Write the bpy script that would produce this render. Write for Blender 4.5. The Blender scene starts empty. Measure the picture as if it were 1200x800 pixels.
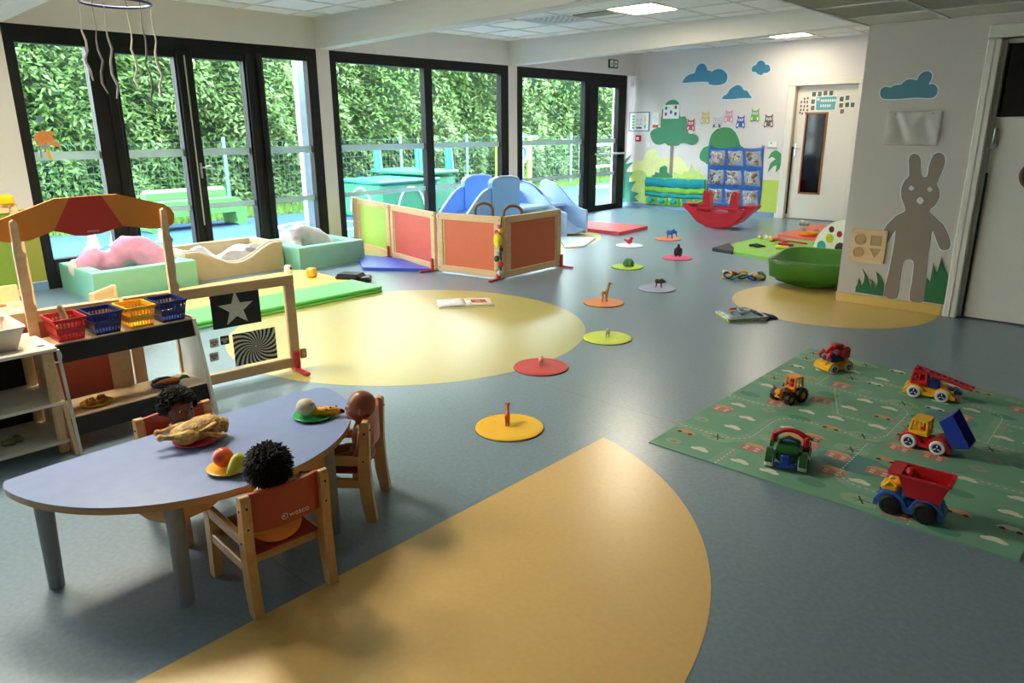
import bpy, math, random, itertools
from mathutils import Vector, Matrix
random.seed(7)
sc = bpy.context.scene
col = sc.collection
PI = math.pi

# ------------------------------------------------------------------ camera
def camera_axes(yaw, pitch, roll):
    fwd = Vector((-math.sin(yaw)*math.cos(pitch), math.cos(yaw)*math.cos(pitch), -math.sin(pitch)))
    right = Vector((math.cos(yaw), math.sin(yaw), 0)); up = right.cross(fwd)
    return math.cos(roll)*right+math.sin(roll)*up, -math.sin(roll)*right+math.cos(roll)*up, fwd
CR, CU, CF = camera_axes(0.739173, 0.285190, -0.00513859)
cd = bpy.data.cameras.new('camera'); cam = bpy.data.objects.new('camera', cd); col.objects.link(cam)
cam.matrix_world = Matrix(((CR.x, CU.x, -CF.x, 0), (CR.y, CU.y, -CF.y, 0), (CR.z, CU.z, -CF.z, 1.43), (0, 0, 0, 1)))
cd.sensor_width = 36; cd.lens = 36*852.22/1200; cd.clip_start = 0.05; cd.clip_end = 200
sc.camera = cam

# ------------------------------------------------------------------ sky, exposure
SKY = 6.2; EXPOSURE = 1.93; LAMP = (24.0, 13.0, 34.0, 30.0, 30.0)   # panel by panel: middle bay, far bay, near bay
w = bpy.data.worlds.new('overcast_sky'); sc.world = w; w.use_nodes = True
wb = w.node_tree.nodes['Background']; wb.inputs[0].default_value = (0.86, 0.94, 1.0, 1); wb.inputs[1].default_value = SKY
sc.view_settings.view_transform = 'Standard'; sc.view_settings.look = 'None'
sc.view_settings.gamma = 1.0; sc.view_settings.use_curve_mapping = False
sc.view_settings.exposure = EXPOSURE
sc.cycles.max_bounces = 10; sc.cycles.diffuse_bounces = 6; sc.cycles.transparent_max_bounces = 16
sc.cycles.sample_clamp_indirect = 8.0

# ------------------------------------------------------------------ materials
def lin(h):
    if not isinstance(h, str): return tuple(h)
    h = h.lstrip('#'); o = []
    for i in (0, 2, 4):
        c = int(h[i:i+2], 16)/255; o.append(c/12.92 if c <= .04045 else ((c+.055)/1.055)**2.4)
    return tuple(o)
MATS = {}
def mat(name, c, rough=.5, var=.08, scale=9., bump=0., metal=0., spec=.5, coat=0., bscale=None, stretch=None, coord='Object', emit=0, island=0., c2=None, trans=0., sss=0.):
    if name in MATS: return MATS[name]
    m = bpy.data.materials.new(name); MATS[name] = m; m.use_nodes = True
    nt = m.node_tree; N = nt.nodes; L = nt.links; b = N['Principled BSDF']
    c = lin(c)
    b.inputs['Roughness'].default_value = rough; b.inputs['Metallic'].default_value = metal
    b.inputs['Specular IOR Level'].default_value = spec; b.inputs['Coat Weight'].default_value = coat
    b.inputs['Coat Roughness'].default_value = .15
    if trans: b.inputs['Transmission Weight'].default_value = trans
    if sss: b.inputs['Subsurface Weight'].default_value = sss; b.inputs['Subsurface Radius'].default_value = (.01, .006, .004)
    tc = N.new('ShaderNodeTexCoord'); src = tc.outputs[coord]
    if stretch:
        mp = N.new('ShaderNodeMapping'); mp.inputs['Scale'].default_value = stretch; L.new(src, mp.inputs[0]); src = mp.outputs[0]
    nz = N.new('ShaderNodeTexNoise'); nz.inputs['Scale'].default_value = scale; nz.inputs['Detail'].default_value = 5
    L.new(src, nz.inputs['Vector'])
    rp = N.new('ShaderNodeValToRGB'); L.new(nz.outputs[0], rp.inputs[0])
    hi = lin(c2) if c2 else tuple(min(1, x*(1+var)) for x in c); lo = c if c2 else tuple(x*(1-var) for x in c)
    rp.color_ramp.elements[0].position = .3; rp.color_ramp.elements[1].position = .7
    rp.color_ramp.elements[0].color = (*lo, 1); rp.color_ramp.elements[1].color = (*hi, 1)
    cs = rp.outputs[0]
    if island:
        g = N.new('ShaderNodeNewGeometry'); hs = N.new('ShaderNodeHueSaturation')
        mr = N.new('ShaderNodeMapRange'); mr.inputs[3].default_value = 1-island; mr.inputs[4].default_value = 1+island
        L.new(g.outputs['Random Per Island'], mr.inputs[0]); L.new(mr.outputs[0], hs.inputs['Value']); L.new(cs, hs.inputs['Color']); cs = hs.outputs[0]
    L.new(cs, b.inputs['Base Color'])
    if bump:
        n2 = N.new('ShaderNodeTexNoise'); n2.inputs['Scale'].default_value = bscale or scale*6; n2.inputs['Detail'].default_value = 3
        L.new(src, n2.inputs['Vector'])
        bp = N.new('ShaderNodeBump'); bp.inputs['Strength'].default_value = bump; bp.inputs['Distance'].default_value = .02
        L.new(n2.outputs[0], bp.inputs['Height']); L.new(bp.outputs[0], b.inputs['Normal'])
    if emit:
        b.inputs['Emission Color'].default_value = (*c, 1); b.inputs['Emission Strength'].default_value = emit
    return m
def wood(name, c, c2, scale=3., stretch=(1, 12, 12), rough=.42):
    return mat(name, c, rough, scale=scale, stretch=stretch, c2=c2, bump=.04, bscale=14)
def plastic(name, c, rough=.32): return mat(name, c, rough, var=.04, scale=5, spec=.5)
def fabric(name, c, var=.12): return mat(name, c, .9, var=var, scale=20, bump=.25, bscale=160, spec=.15)

def glass_mat(name, tint, refl=.06):
    m = bpy.data.materials.new(name); m.use_nodes = True; nt = m.node_tree; N = nt.nodes; L = nt.links; N.clear()
    o = N.new('ShaderNodeOutputMaterial'); t = N.new('ShaderNodeBsdfTransparent'); t.inputs[0].default_value = (*tint, 1)
    g = N.new('ShaderNodeBsdfGlossy'); g.inputs['Roughness'].default_value = .02
    ge = N.new('ShaderNodeNewGeometry'); dt = N.new('ShaderNodeVectorMath'); dt.operation = 'DOT_PRODUCT'; L.new(ge.outputs['Incoming'], dt.inputs[0]); L.new(ge.outputs['Normal'], dt.inputs[1])
    def mth(op, a, v=None):
        n = N.new('ShaderNodeMath'); n.operation = op; L.new(a, n.inputs[0])
        if v is not None: n.inputs[1].default_value = v
        return n.outputs[0]
    ab = mth('ABSOLUTE', dt.outputs['Value']); iv = mth('MULTIPLY_ADD', ab, -1.); iv.node.inputs[2].default_value = 1.
    sk = mth('MULTIPLY_ADD', mth('POWER', iv, 5.), .9); sk.node.inputs[2].default_value = .025
    mx = N.new('ShaderNodeMixShader')
    L.new(sk, mx.inputs[0]); L.new(t.outputs[0], mx.inputs[1]); L.new(g.outputs[0], mx.inputs[2]); L.new(mx.outputs[0], o.inputs[0])
    MATS[name] = m; return m
GLASS = glass_mat('window_glass', (.93, .97, .95))
def film_mat(name, c, alpha, rough=.5):
    m = mat(name, c, rough, var=.03); m.node_tree.nodes['Principled BSDF'].inputs['Alpha'].default_value = alpha; return m

# ------------------------------------------------------------------ mesh builder
class MB:
    def __init__(s): s.v = []; s.f = []; s.m = []; s.s = []; s.mi = 0; s.T = None
    def mi_(s, i): s.mi = i; return s
    def at(s, T): s.T = T; return s
    def add(s, vs, fs, smooth=False, T=None):
        n = len(s.v)
        if T is not None: vs = [T @ Vector(v) for v in vs]
        if s.T is not None: vs = [s.T @ Vector(v) for v in vs]
        s.v += [tuple(v) for v in vs]; s.f += [tuple(i+n for i in f) for f in fs]
        s.m += [s.mi]*len(fs); s.s += [smooth]*len(fs); return s
    def box(s, c, d, bev=0., rz=0., T=None):
        hx, hy, hz = d[0]/2, d[1]/2, d[2]/2; bev = min(bev, hx*.98, hy*.98, hz*.98)
        X = Matrix.Translation(c) @ Matrix.Rotation(rz, 4, 'Z')
        if T is not None: X = T @ X
        if bev <= 0:
            vs = [(x*hx, y*hy, z*hz) for z in (-1, 1) for y in (-1, 1) for x in (-1, 1)]
            return s.add(vs, [(0, 2, 3, 1), (4, 5, 7, 6), (0, 1, 5, 4), (2, 6, 7, 3), (0, 4, 6, 2), (1, 3, 7, 5)], False, X)
        vs = []; ix = {}
        for a in (-1, 1):
            for b in (-1, 1):
                for c2 in (-1, 1):
                    for k in range(3):
                        p = [a*(hx-bev), b*(hy-bev), c2*(hz-bev)]; p[k] = (a*hx, b*hy, c2*hz)[k]
                        ix[(a, b, c2, k)] = len(vs); vs.append(tuple(p))
        fs = []
        for k in range(3):
            o = [i for i in range(3) if i != k]
            for sg in (-1, 1):
                q = []
                for u, v in ((-1, -1), (1, -1), (1, 1), (-1, 1)):
                    t = [0, 0, 0]; t[k] = sg; t[o[0]] = u; t[o[1]] = v; q.append(ix[(*t, k)])
                fs.append(q)
        for k in range(3):
            o = [i for i in range(3) if i != k]
            for u in (-1, 1):
                for v in (-1, 1):
                    q = []
                    for e, kk in ((-1, o[0]), (1, o[0]), (1, o[1]), (-1, o[1])):
                        t = [0, 0, 0]; t[k] = e; t[o[0]] = u; t[o[1]] = v; q.append(ix[(*t, kk)])
                    fs.append(q)
        for a in (-1, 1):
            for b in (-1, 1):
                for c2 in (-1, 1): fs.append([ix[(a, b, c2, k)] for k in range(3)])
        return s.add(vs, fs, False, X)
    def tube(s, pts, r, seg=8, closed=False, caps=True, T=None):
        P = [Vector(p) for p in pts]; n = len(P); rr = r if isinstance(r, (list, tuple)) else [r]*n
        vs = []; prev = None
        for i in range(n):
            if closed: t = P[(i+1) % n]-P[i-1]
            else: t = P[min(i+1, n-1)]-P[max(i-1, 0)]
            t = t.normalized() if t.length > 1e-9 else Vector((0, 0, 1))
            if prev is None: a = t.orthogonal().normalized()
            else:
                a = prev-t*prev.dot(t); a = a.normalized() if a.length > 1e-6 else t.orthogonal().normalized()
            prev = a; b = t.cross(a)
            for k in range(seg):
                g = 2*PI*k/seg; vs.append(P[i]+(a*math.cos(g)+b*math.sin(g))*rr[i])
        fs = []; m = n if closed else n-1
        for i in range(m):
            for k in range(seg):
                j = (i+1) % n; fs.append((i*seg+k, i*seg+(k+1) % seg, j*seg+(k+1) % seg, j*seg+k))
        s.add(vs, fs, True, T)
        if caps and not closed:
            s.add(vs[:seg], [tuple(range(seg-1, -1, -1))], False, T); s.add(vs[-seg:], [tuple(range(seg))], False, T)
        return s
    def cyl(s, p0, p1, r0, r1=None, seg=16, T=None): return s.tube([p0, p1], [r0, r0 if r1 is None else r1], seg, T=T)
    def lathe(s, prof, c=(0, 0, 0), seg=24, T=None, smooth=True):
        vs = []; fs = []; n = len(prof)
        for k in range(seg):
            g = 2*PI*k/seg
            for r, z in prof: vs.append((c[0]+r*math.cos(g), c[1]+r*math.sin(g), c[2]+z))
        for k in range(seg):
            for i in range(n-1):
                k2 = (k+1) % seg; fs.append((k*n+i, k2*n+i, k2*n+i+1, k*n+i+1))
        return s.add(vs, fs, smooth, T)
    def ell(s, c, r, seg=16, rings=10, T=None):
        if not isinstance(r, (list, tuple)): r = (r, r, r)
        vs = [(c[0], c[1], c[2]-r[2])]; fs = []
        for i in range(1, rings):
            a = -PI/2+PI*i/rings
            for k in range(seg):
                g = 2*PI*k/seg; vs.append((c[0]+r[0]*math.cos(a)*math.cos(g), c[1]+r[1]*math.cos(a)*math.sin(g), c[2]+r[2]*math.sin(a)))
        vs.append((c[0], c[1], c[2]+r[2])); t = len(vs)-1
        for k in range(seg): fs.append((0, 1+(k+1) % seg, 1+k)); fs.append((t, t-seg+k, t-seg+(k+1) % seg))
        for i in range(rings-2):
            for k in range(seg): a = 1+i*seg; fs.append((a+k, a+(k+1) % seg, a+seg+(k+1) % seg, a+seg+k))
        return s.add(vs, fs, True, T)
    def prism(s, pts, h, z0=0., T=None, smooth=False):
        n = len(pts); vs = [(x, y, z0) for x, y in pts]+[(x, y, z0+h) for x, y in pts]
        s.add(vs, [tuple(range(n-1, -1, -1)), tuple(range(n, 2*n))], False, T)
        return s.add(vs, [(i, (i+1) % n, n+(i+1) % n, n+i) for i in range(n)], smooth, T)
    def ring(s, outer, inner, h, z0=0., T=None, smooth=False):
        n = len(outer); vs = [(x, y, z0) for x, y in outer]+[(x, y, z0+h) for x, y in outer]+[(x, y, z0) for x, y in inner]+[(x, y, z0+h) for x, y in inner]
        fs = []
        for i in range(n):
            j = (i+1) % n
            fs += [(i, j, n+j, n+i), (2*n+j, 2*n+i, 3*n+i, 3*n+j), (n+i, n+j, 3*n+j, 3*n+i), (j, i, 2*n+i, 2*n+j)]
        return s.add(vs, fs, smooth, T)
    def sheet(s, fn, nu, nv, T=None, smooth=True, closed_u=False):
        vs = [fn(i/(nu-1) if not closed_u else i/nu, j/(nv-1)) for i in range(nu) for j in range(nv)]
        fs = []
        for i in range(nu if closed_u else nu-1):
            for j in range(nv-1):
                k = (i+1) % nu; fs.append((i*nv+j, k*nv+j, k*nv+j+1, i*nv+j+1))
        return s.add(vs, fs, smooth, T)
    def build(s, name, mats, parent=None, loc=None, origin=None, mods=None, kind=None, sharp=None):
        me = bpy.data.meshes.new(name)
        v = s.v
        if origin is not None: v = [(a-origin[0], b-origin[1], c-origin[2]) for a, b, c in v]; loc = origin
        me.from_pydata(v, [], s.f)
        for m in (mats if isinstance(mats, (list, tuple)) else [mats]): me.materials.append(m)
        me.polygons.foreach_set('material_index', s.m); me.polygons.foreach_set('use_smooth', s.s); me.update()
        o = bpy.data.objects.new(name, me); col.objects.link(o)
        if parent is not None: o.parent = parent
        if loc is not None: o.location = loc
        if kind: o['kind'] = kind
        for t, kw in (mods or []):
            md = o.modifiers.new(t.lower(), t)
            for k, x in kw.items(): setattr(md, k, x)
        return o
def voxel(size, smooth=3): return [('REMESH', dict(mode='VOXEL', voxel_size=size, use_smooth_shade=True)), ('SMOOTH', dict(factor=.5, iterations=smooth))]
SUB = [('SUBSURF', dict(levels=1, render_levels=2))]

def tag(o, label, cat=None, group=None):
    o['label'] = label
    if cat: o['category'] = cat
    if group: o['group'] = group
    return o
def thing(name, label, cat, loc=(0, 0, 0), rz=0., group=None, rot=None):
    o = bpy.data.objects.new(name, None); col.objects.link(o); o.location = loc; o.rotation_euler = rot or (0, 0, rz)
    o.empty_display_size = .05
    return tag(o, label, cat, group)
def struct(name, loc=None):
    o = bpy.data.objects.new(name, None); col.objects.link(o); o['kind'] = 'structure'
    if loc: o.location = loc
    return o
def copy_tree(o, parent=None):
    c = o.copy(); col.objects.link(c)
    if parent is not None: c.parent = parent
    for ch in o.children: copy_tree(ch, c)
    return c
def TX(x, y, z, rx=0, ry=0, rz=0, s=1):
    return Matrix.Translation((x, y, z)) @ Matrix.Rotation(rz, 4, 'Z') @ Matrix.Rotation(ry, 4, 'Y') @ Matrix.Rotation(rx, 4, 'X') @ Matrix.Scale(s, 4)
def smooth_poly(pts, n=3):
    out = []; N = len(pts)
    for i in range(N):
        p0, p1, p2, p3 = (Vector(pts[(i+k) % N]) for k in (-1, 0, 1, 2))
        for j in range(n):
            t = j/n; q = .5*((2*p1)+(-p0+p2)*t+(2*p0-5*p1+4*p2-p3)*t*t+(-p0+3*p1-3*p2+p3)*t**3); out.append((q.x, q.y))
    return out
def circ(cx, cy, r, n=32, r2=None, a0=0., a1=2*PI): return [(cx+r*math.cos(a0+(a1-a0)*k/n), cy+(r2 or r)*math.sin(a0+(a1-a0)*k/n)) for k in range(n)]
def rrect(x0, y0, x1, y1, r, n=4):
    o = []
    for cx, cy, a in ((x1-r, y0+r, -PI/2), (x1-r, y1-r, 0), (x0+r, y1-r, PI/2), (x0+r, y0+r, PI)):
        for k in range(n+1): g = a+PI/2*k/n; o.append((cx+r*math.cos(g), cy+r*math.sin(g)))
    return o
def text(body, size, m, parent, T, name='lettering', ext=.0006, align='CENTER'):
    cu = bpy.data.curves.new(name, 'FONT'); cu.body = body; cu.size = size; cu.extrude = ext; cu.align_x = align; cu.align_y = 'CENTER'
    tmp = bpy.data.objects.new(name, cu); me = bpy.data.meshes.new_from_object(tmp); bpy.data.objects.remove(tmp); bpy.data.curves.remove(cu)
    me.materials.clear(); me.materials.append(m); me.name = name
    o = bpy.data.objects.new(name, me); col.objects.link(o); o.parent = parent; o.matrix_local = T; return o

# ------------------------------------------------------------------ common materials
WHITE = mat('white_wall_paint', '#dcd5d1', .75, var=.02, scale=2, bump=.03, bscale=120)
GREYW = mat('grey_beige_wall_paint', '#c8bfb6', .75, var=.02, scale=2, bump=.03, bscale=120)
BEAMP = mat('painted_timber', '#d6d0c9', .6, var=.03, scale=2, stretch=(1, 20, 20), bump=.08, bscale=6)
BLACKF = mat('black_aluminium', '#131314', .55, var=.15, scale=3, spec=.25)
TILE = mat('ceiling_tile_white', '#e6e5e0', .85, var=.03, scale=30, bump=.15, bscale=220)
TBAR = mat('ceiling_grid_white', '#cfcfca', .5)
DOORW = mat('door_white', '#dcd6c9', .4, var=.015)
PINE = wood('pine_wood', '#d0a878', '#dcb88c')
BIRCH = wood('birch_wood', '#dcb888', '#e6c89c', rough=.38)
BEECH = wood('beech_wood', '#c89a62', '#d6ac76')
RED = plastic('red_plastic', '#c01c28'); BLUE = plastic('blue_plastic', '#1c3aa0'); YELLOW = plastic('yellow_plastic', '#eeb11a')
NAVY = plastic('dark_blue_plastic', '#12236a'); GREEN = plastic('green_plastic', '#2f7d33'); BLACK = mat('black_rubber', '#111112', .55)
WHITEP = plastic('white_plastic', '#e4e4e0'); ORANGE = plastic('orange_plastic', '#e8702a'); CHROME = mat('brushed_metal', '#b9bbbb', .3, metal=1.)
# ================================================================== SETTING
def floor_mat():
    m = bpy.data.materials.new('blue_grey_vinyl'); m.use_nodes = True; nt = m.node_tree; N = nt.nodes; L = nt.links; b = N['Principled BSDF']
    tc = N.new('ShaderNodeTexCoord'); n1 = N.new('ShaderNodeTexNoise'); n1.inputs['Scale'].default_value = 55; n1.inputs['Detail'].default_value = 6
    L.new(tc.outputs['Object'], n1.inputs['Vector'])
    r = N.new('ShaderNodeValToRGB'); r.color_ramp.elements[0].position = .3; r.color_ramp.elements[1].position = .72
    r.color_ramp.elements[0].color = (*lin('#6d8294'), 1); r.color_ramp.elements[1].color = (*lin('#7c92a3'), 1)
    L.new(n1.outputs[0], r.inputs[0])
    # welded sheet seams
    br = N.new('ShaderNodeTexBrick'); br.offset = 0; br.inputs['Scale'].default_value = 1; br.inputs['Brick Width'].default_value = 30; br.inputs['Row Height'].default_value = 2.0
    br.inputs['Mortar Size'].default_value = .0035; br.inputs['Color1'].default_value = (1, 1, 1, 1); br.inputs['Color2'].default_value = (1, 1, 1, 1); br.inputs['Mortar'].default_value = (.72, .74, .75, 1)
    mp = N.new('ShaderNodeMapping'); mp.inputs['Location'].default_value = (9, .93, 0); L.new(tc.outputs['Object'], mp.inputs[0]); L.new(mp.outputs[0], br.inputs['Vector'])
    mx = N.new('ShaderNodeMix'); mx.data_type = 'RGBA'; mx.blend_type = 'MULTIPLY'; mx.inputs[0].default_value = 1
    L.new(r.outputs[0], mx.inputs[6]); L.new(br.outputs[0], mx.inputs[7]); L.new(mx.outputs[2], b.inputs['Base Color'])
    vinyl_gloss(nt, b, tc); return m
def vinyl_gloss(nt, b, tc):
    N = nt.nodes; L = nt.links
    n = N.new('ShaderNodeTexNoise'); n.inputs['Scale'].default_value = 1.3; n.inputs['Detail'].default_value = 1; L.new(tc.outputs['Object'], n.inputs['Vector'])
    mr = N.new('ShaderNodeMapRange'); mr.inputs[3].default_value = .27; mr.inputs[4].default_value = .31; L.new(n.outputs[0], mr.inputs[0]); L.new(mr.outputs[0], b.inputs['Roughness'])
    b.inputs['Specular IOR Level'].default_value = 1.0
    n2 = N.new('ShaderNodeTexNoise'); n2.inputs['Scale'].default_value = 3.0; n2.inputs['Detail'].default_value = 0; L.new(tc.outputs['Object'], n2.inputs['Vector'])
    bp = N.new('ShaderNodeBump'); bp.inputs['Strength'].default_value = .035; bp.inputs['Distance'].default_value = .02; L.new(n2.outputs[0], bp.inputs['Height']); L.new(bp.outputs[0], b.inputs['Normal'])
def inlay_mat(name, c):
    m = mat(name, c, .3, var=.035, scale=50); nt = m.node_tree; N = nt.nodes
    tc = [n for n in N if n.type == 'TEX_COORD'][0]; vinyl_gloss(nt, N['Principled BSDF'], tc); return m
FLOORM = floor_mat()
YEL1 = inlay_mat('pale_yellow_vinyl', '#c0b56b'); YEL2 = inlay_mat('ochre_yellow_vinyl', '#e0b870'); YEL3 = inlay_mat('warm_yellow_vinyl', '#dcb765')
fl = MB().box((-2.35, 4.5, -.05), (10.9, 15.4, .1)).build('floor', FLOORM); fl['kind'] = 'structure'
def inlay(pts, m):
    MB().prism(pts, .0012, .0).build('floor_inlay', m, fl)
inlay(circ(-4.115, 3.388, 1.305, 96), YEL1)
cx, cy, r = -2.206, 1.243, 1.48; a = math.acos((-1.85-cx)/r)
inlay([(cx+r*math.cos(t), cy+r*math.sin(t)) for t in [-a+2*a*k/60 for k in range(61)]], YEL2)
cx, cy, r = -2.034, 6.197, .788
inlay([(cx+r*math.cos(t), cy+r*math.sin(t)) for t in [2*PI*k/72 for k in range(72)]], YEL3)
inlay([(x, y) for x, y in circ(-7.349, 7.036, 1.93, 96) if x > -7.69], YEL1)

XW = -7.71
def wallbox(name, boxes, m):
    b = MB()
    for (x0, x1, y0, y1, z0, z1) in boxes: b.box(((x0+x1)/2, (y0+y1)/2, (z0+z1)/2), (x1-x0, y1-y0, z1-z0))
    o = b.build(name, m); o['kind'] = 'structure'; return o
wl = wallbox('wall_left', [(-7.95, XW, -3, 12, 2.315, 2.85), (-7.95, XW, 5.13, 5.305, 0, 2.315), (-7.95, XW, 8.41, 8.6, 0, 2.315), (-8.0, -7.87, 11.535, 12, 0, 2.315),
                           (-7.95, XW, 1.15, 2.02, 0, 2.315), (-7.95, XW, -3, -2.2, 0, 2.315)], WHITE)
wb_ = wallbox('wall_back', [(-8.0, -4.86, 11.79, 12, 0, 2.85), (-3.72, 3, 11.79, 12, 0, 2.85), (-4.86, -3.72, 11.79, 12, 2.1, 2.85), (-4.86, -3.72, 11.96, 12, 0, 2.1)], WHITE)
wr = wallbox('wall_right', [(-2.04, -1.225, 6.36, 6.55, 0, 2.85), (-1.225, .1, 6.36, 6.55, 2.1, 2.85), (.1, 3, 6.36, 6.55, 0, 2.85)], GREYW)
wallbox('wall_corridor', [(-2.04, -1.85, 6.55, 11.79, 0, 2.85)], WHITE)
wallbox('wall_front', [(-7.95, 3, -3.2, -3, 0, 2.85), (3, 3.2, -3, 12, 0, 2.85)], mat('taupe_wall_paint', '#948e84', .75, var=.02, scale=2))

# ---- suspended ceiling: slab, grid and single tiles
ceil = MB().box((-2.4, 4.4, 2.9), (11.2, 15.2, .1)).build('ceiling', TILE); ceil['kind'] = 'structure'
tile_me = MB().box((0, 0, .0075), (.578, .578, .015), bev=.003).build('tile', TILE, ceil).data
bpy.data.objects.remove(bpy.data.objects['tile'])
grid = MB()
def clipseg(a, b, lo, hi): return max(a, lo), min(b, hi)
def tiles(x0, x1, xs, y0, y1, ys, z, skip=()):
    X = [x0]+[x for x in xs if x0+.02 < x < x1-.02]+[x1]; Y = [y0]+[y for y in ys if y0+.02 < y < y1-.02]+[y1]
    for x in X: grid.box((x, (y0+y1)/2, z+.004), (.024, y1-y0, .008))
    for y in Y: grid.box(((x0+x1)/2, y, z+.0045), (x1-x0, .024, .008))
    for i in range(len(X)-1):
        for j in range(len(Y)-1):
            cx, cy = (X[i]+X[i+1])/2, (Y[j]+Y[j+1])/2
            if any(abs(cx-a) < .1 and abs(cy-b) < .1 for a, b in skip): continue
            o = bpy.data.objects.new('tile', tile_me); col.objects.link(o); o.parent = ceil; o.location = (cx, cy, z+.008)
            o.scale = ((X[i+1]-X[i]-.02)/.578, (Y[j+1]-Y[j]-.02)/.578, 1)
XS = [-7.35+.6*k for k in range(19)]
LIGHTS = [(-4.65, 7.2, 2.64), (-4.65, 11.0, 2.69)]
tiles(XW, -2.07, XS, 2.04, 5.13, [2.4, 3.0, 3.6, 4.2, 4.8], 2.64)
tiles(XW, -2.07, XS, 5.31, 8.41, [5.7, 6.3, 6.9, 7.5, 8.1], 2.64, skip=[(-4.65, 7.2), (-5.85, 7.2), (-5.25, 7.2)])
tiles(XW, -2.07, XS, 8.6, 11.79, [8.9, 9.5, 10.1, 10.7, 11.3], 2.69, skip=[(-4.65, 11.0), (-6.45, 11.0)])
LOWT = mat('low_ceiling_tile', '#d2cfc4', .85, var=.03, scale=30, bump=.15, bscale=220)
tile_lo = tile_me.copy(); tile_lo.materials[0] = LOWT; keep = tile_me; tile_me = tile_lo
tiles(-2.05, .4, [-1.49+.6*k for k in range(8)], 1.6, 6.36, [5.83-.6*k for k in range(8)], 2.17)
tile_me = keep
MB().box((.45, 3.9, 2.3), (5.0, 4.92, .2)).build('lowered_panel', LOWT, ceil)   # bulkhead over the right side
MB().box((-4.9, -.58, 2.76), (5.6, 4.84, .18)).build('plain_panel', TILE, ceil)
grid.build('ceiling_grid', TBAR, ceil)
def beam(y0, y1):
    pts = [(XW, 2.315), (-2.5, 2.45), (3, 2.45), (3, 2.85), (XW, 2.85)]
    o = MB().prism(pts, y1-y0, 0, T=Matrix(((1, 0, 0, 0), (0, 0, 1, y0), (0, 1, 0, 0), (0, 0, 0, 1)))).build('beam', BEAMP); o['kind'] = 'structure'
beam(5.13, 5.31); beam(8.41, 8.6); beam(1.85, 2.035)

# ---- ceiling lights, vents
def light_emit(strength):
    m = bpy.data.materials.new('prismatic_diffuser'); m.use_nodes = True; nt = m.node_tree; N = nt.nodes; L = nt.links; b = N['Principled BSDF']
    tc = N.new('ShaderNodeTexCoord'); v = N.new('ShaderNodeTexVoronoi'); v.inputs['Scale'].default_value = 17; L.new(tc.outputs['Object'], v.inputs[0])
    r = N.new('ShaderNodeValToRGB'); r.color_ramp.elements[0].color = (1, .95, .84, 1); r.color_ramp.elements[1].color = (.5, .43, .3, 1); r.color_ramp.elements[1].position = .62
    L.new(v.outputs['Distance'], r.inputs[0]); L.new(r.outputs[0], b.inputs['Emission Color']); b.inputs['Emission Strength'].default_value = strength
    b.inputs['Base Color'].default_value = (.8, .76, .66, 1); return m
for i, (x, y, z) in enumerate([(-4.65, 7.2, 2.64), (-4.65, 11.0, 2.69), (-4.65, 1.4, 2.64), (-4.05, 1.4, 2.64), (-4.65, .2, 2.64)]):  # last pair of near-bay panels is unseen, added to brighten the near left floor
    lab = ['lit square ceiling panel with speckled diffuser in the middle ceiling bay', 'lit square ceiling panel in the far bay above the mural wall', 'lit square ceiling panel in the near bay in front of the hoop mobile', 'added unseen lit ceiling panel next to the first near one, brightening the floor', 'added unseen lit ceiling panel in the near bay farthest from the beam, brightening the floor'][i]
    t = thing('ceiling_light', lab, 'ceiling light', (x, y, z), group='recessed ceiling light panels')
    MB().box((0, 0, .012), (.54, .54, .01)).build('diffuser', light_emit(LAMP[i]), t)
    MB().ring(rrect(-.295, -.295, .295, .295, .004, 1), rrect(-.27, -.27, .27, .27, .004, 1), .02, 0).build('light_frame', TBAR, t)
def vent(x, y, z, lab):
    t = thing('ceiling_vent', lab, 'air vent', (x, y, z), group='square ceiling vents')
    MB().box((0, 0, .03), (.58, .58, .01)).build('duct_back', BLACK, t)
    MB().ring(rrect(-.295, -.295, .295, .295, .004, 1), rrect(-.26, -.26, .26, .26, .004, 1), .02, 0).build('vent_frame', TBAR, t)
    for k in range(7):
        MB().box((0, -.26+.0867*k, .004), (.52, .036, .003)).build('slat', TBAR, t); MB().box((-.26+.0867*k, 0, .0075), (.03, .52, .003)).build('divider', TBAR, t)
vent(-5.85, 7.2, 2.64, 'white louvred vent in the middle ceiling bay beside a grey panel')
vent(-6.45, 11.0, 2.69, 'louvred vent in the far ceiling bay near the mural wall')
tag(MB().box((0, 0, .008), (.5, .22, .014), bev=.004).build('ceiling_hatch', mat('olive_grey_panel', '#8d8a74', .6), loc=(-5.2, 7.12, 2.632)), 'olive grey rectangular hatch let into the ceiling next to the louvred vent', 'ceiling hatch')
_o = bpy.data.objects.new('tile', tile_me); col.objects.link(_o); _o.parent = ceil; _o.location = (-5.25, 7.2, 2.648)

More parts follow.
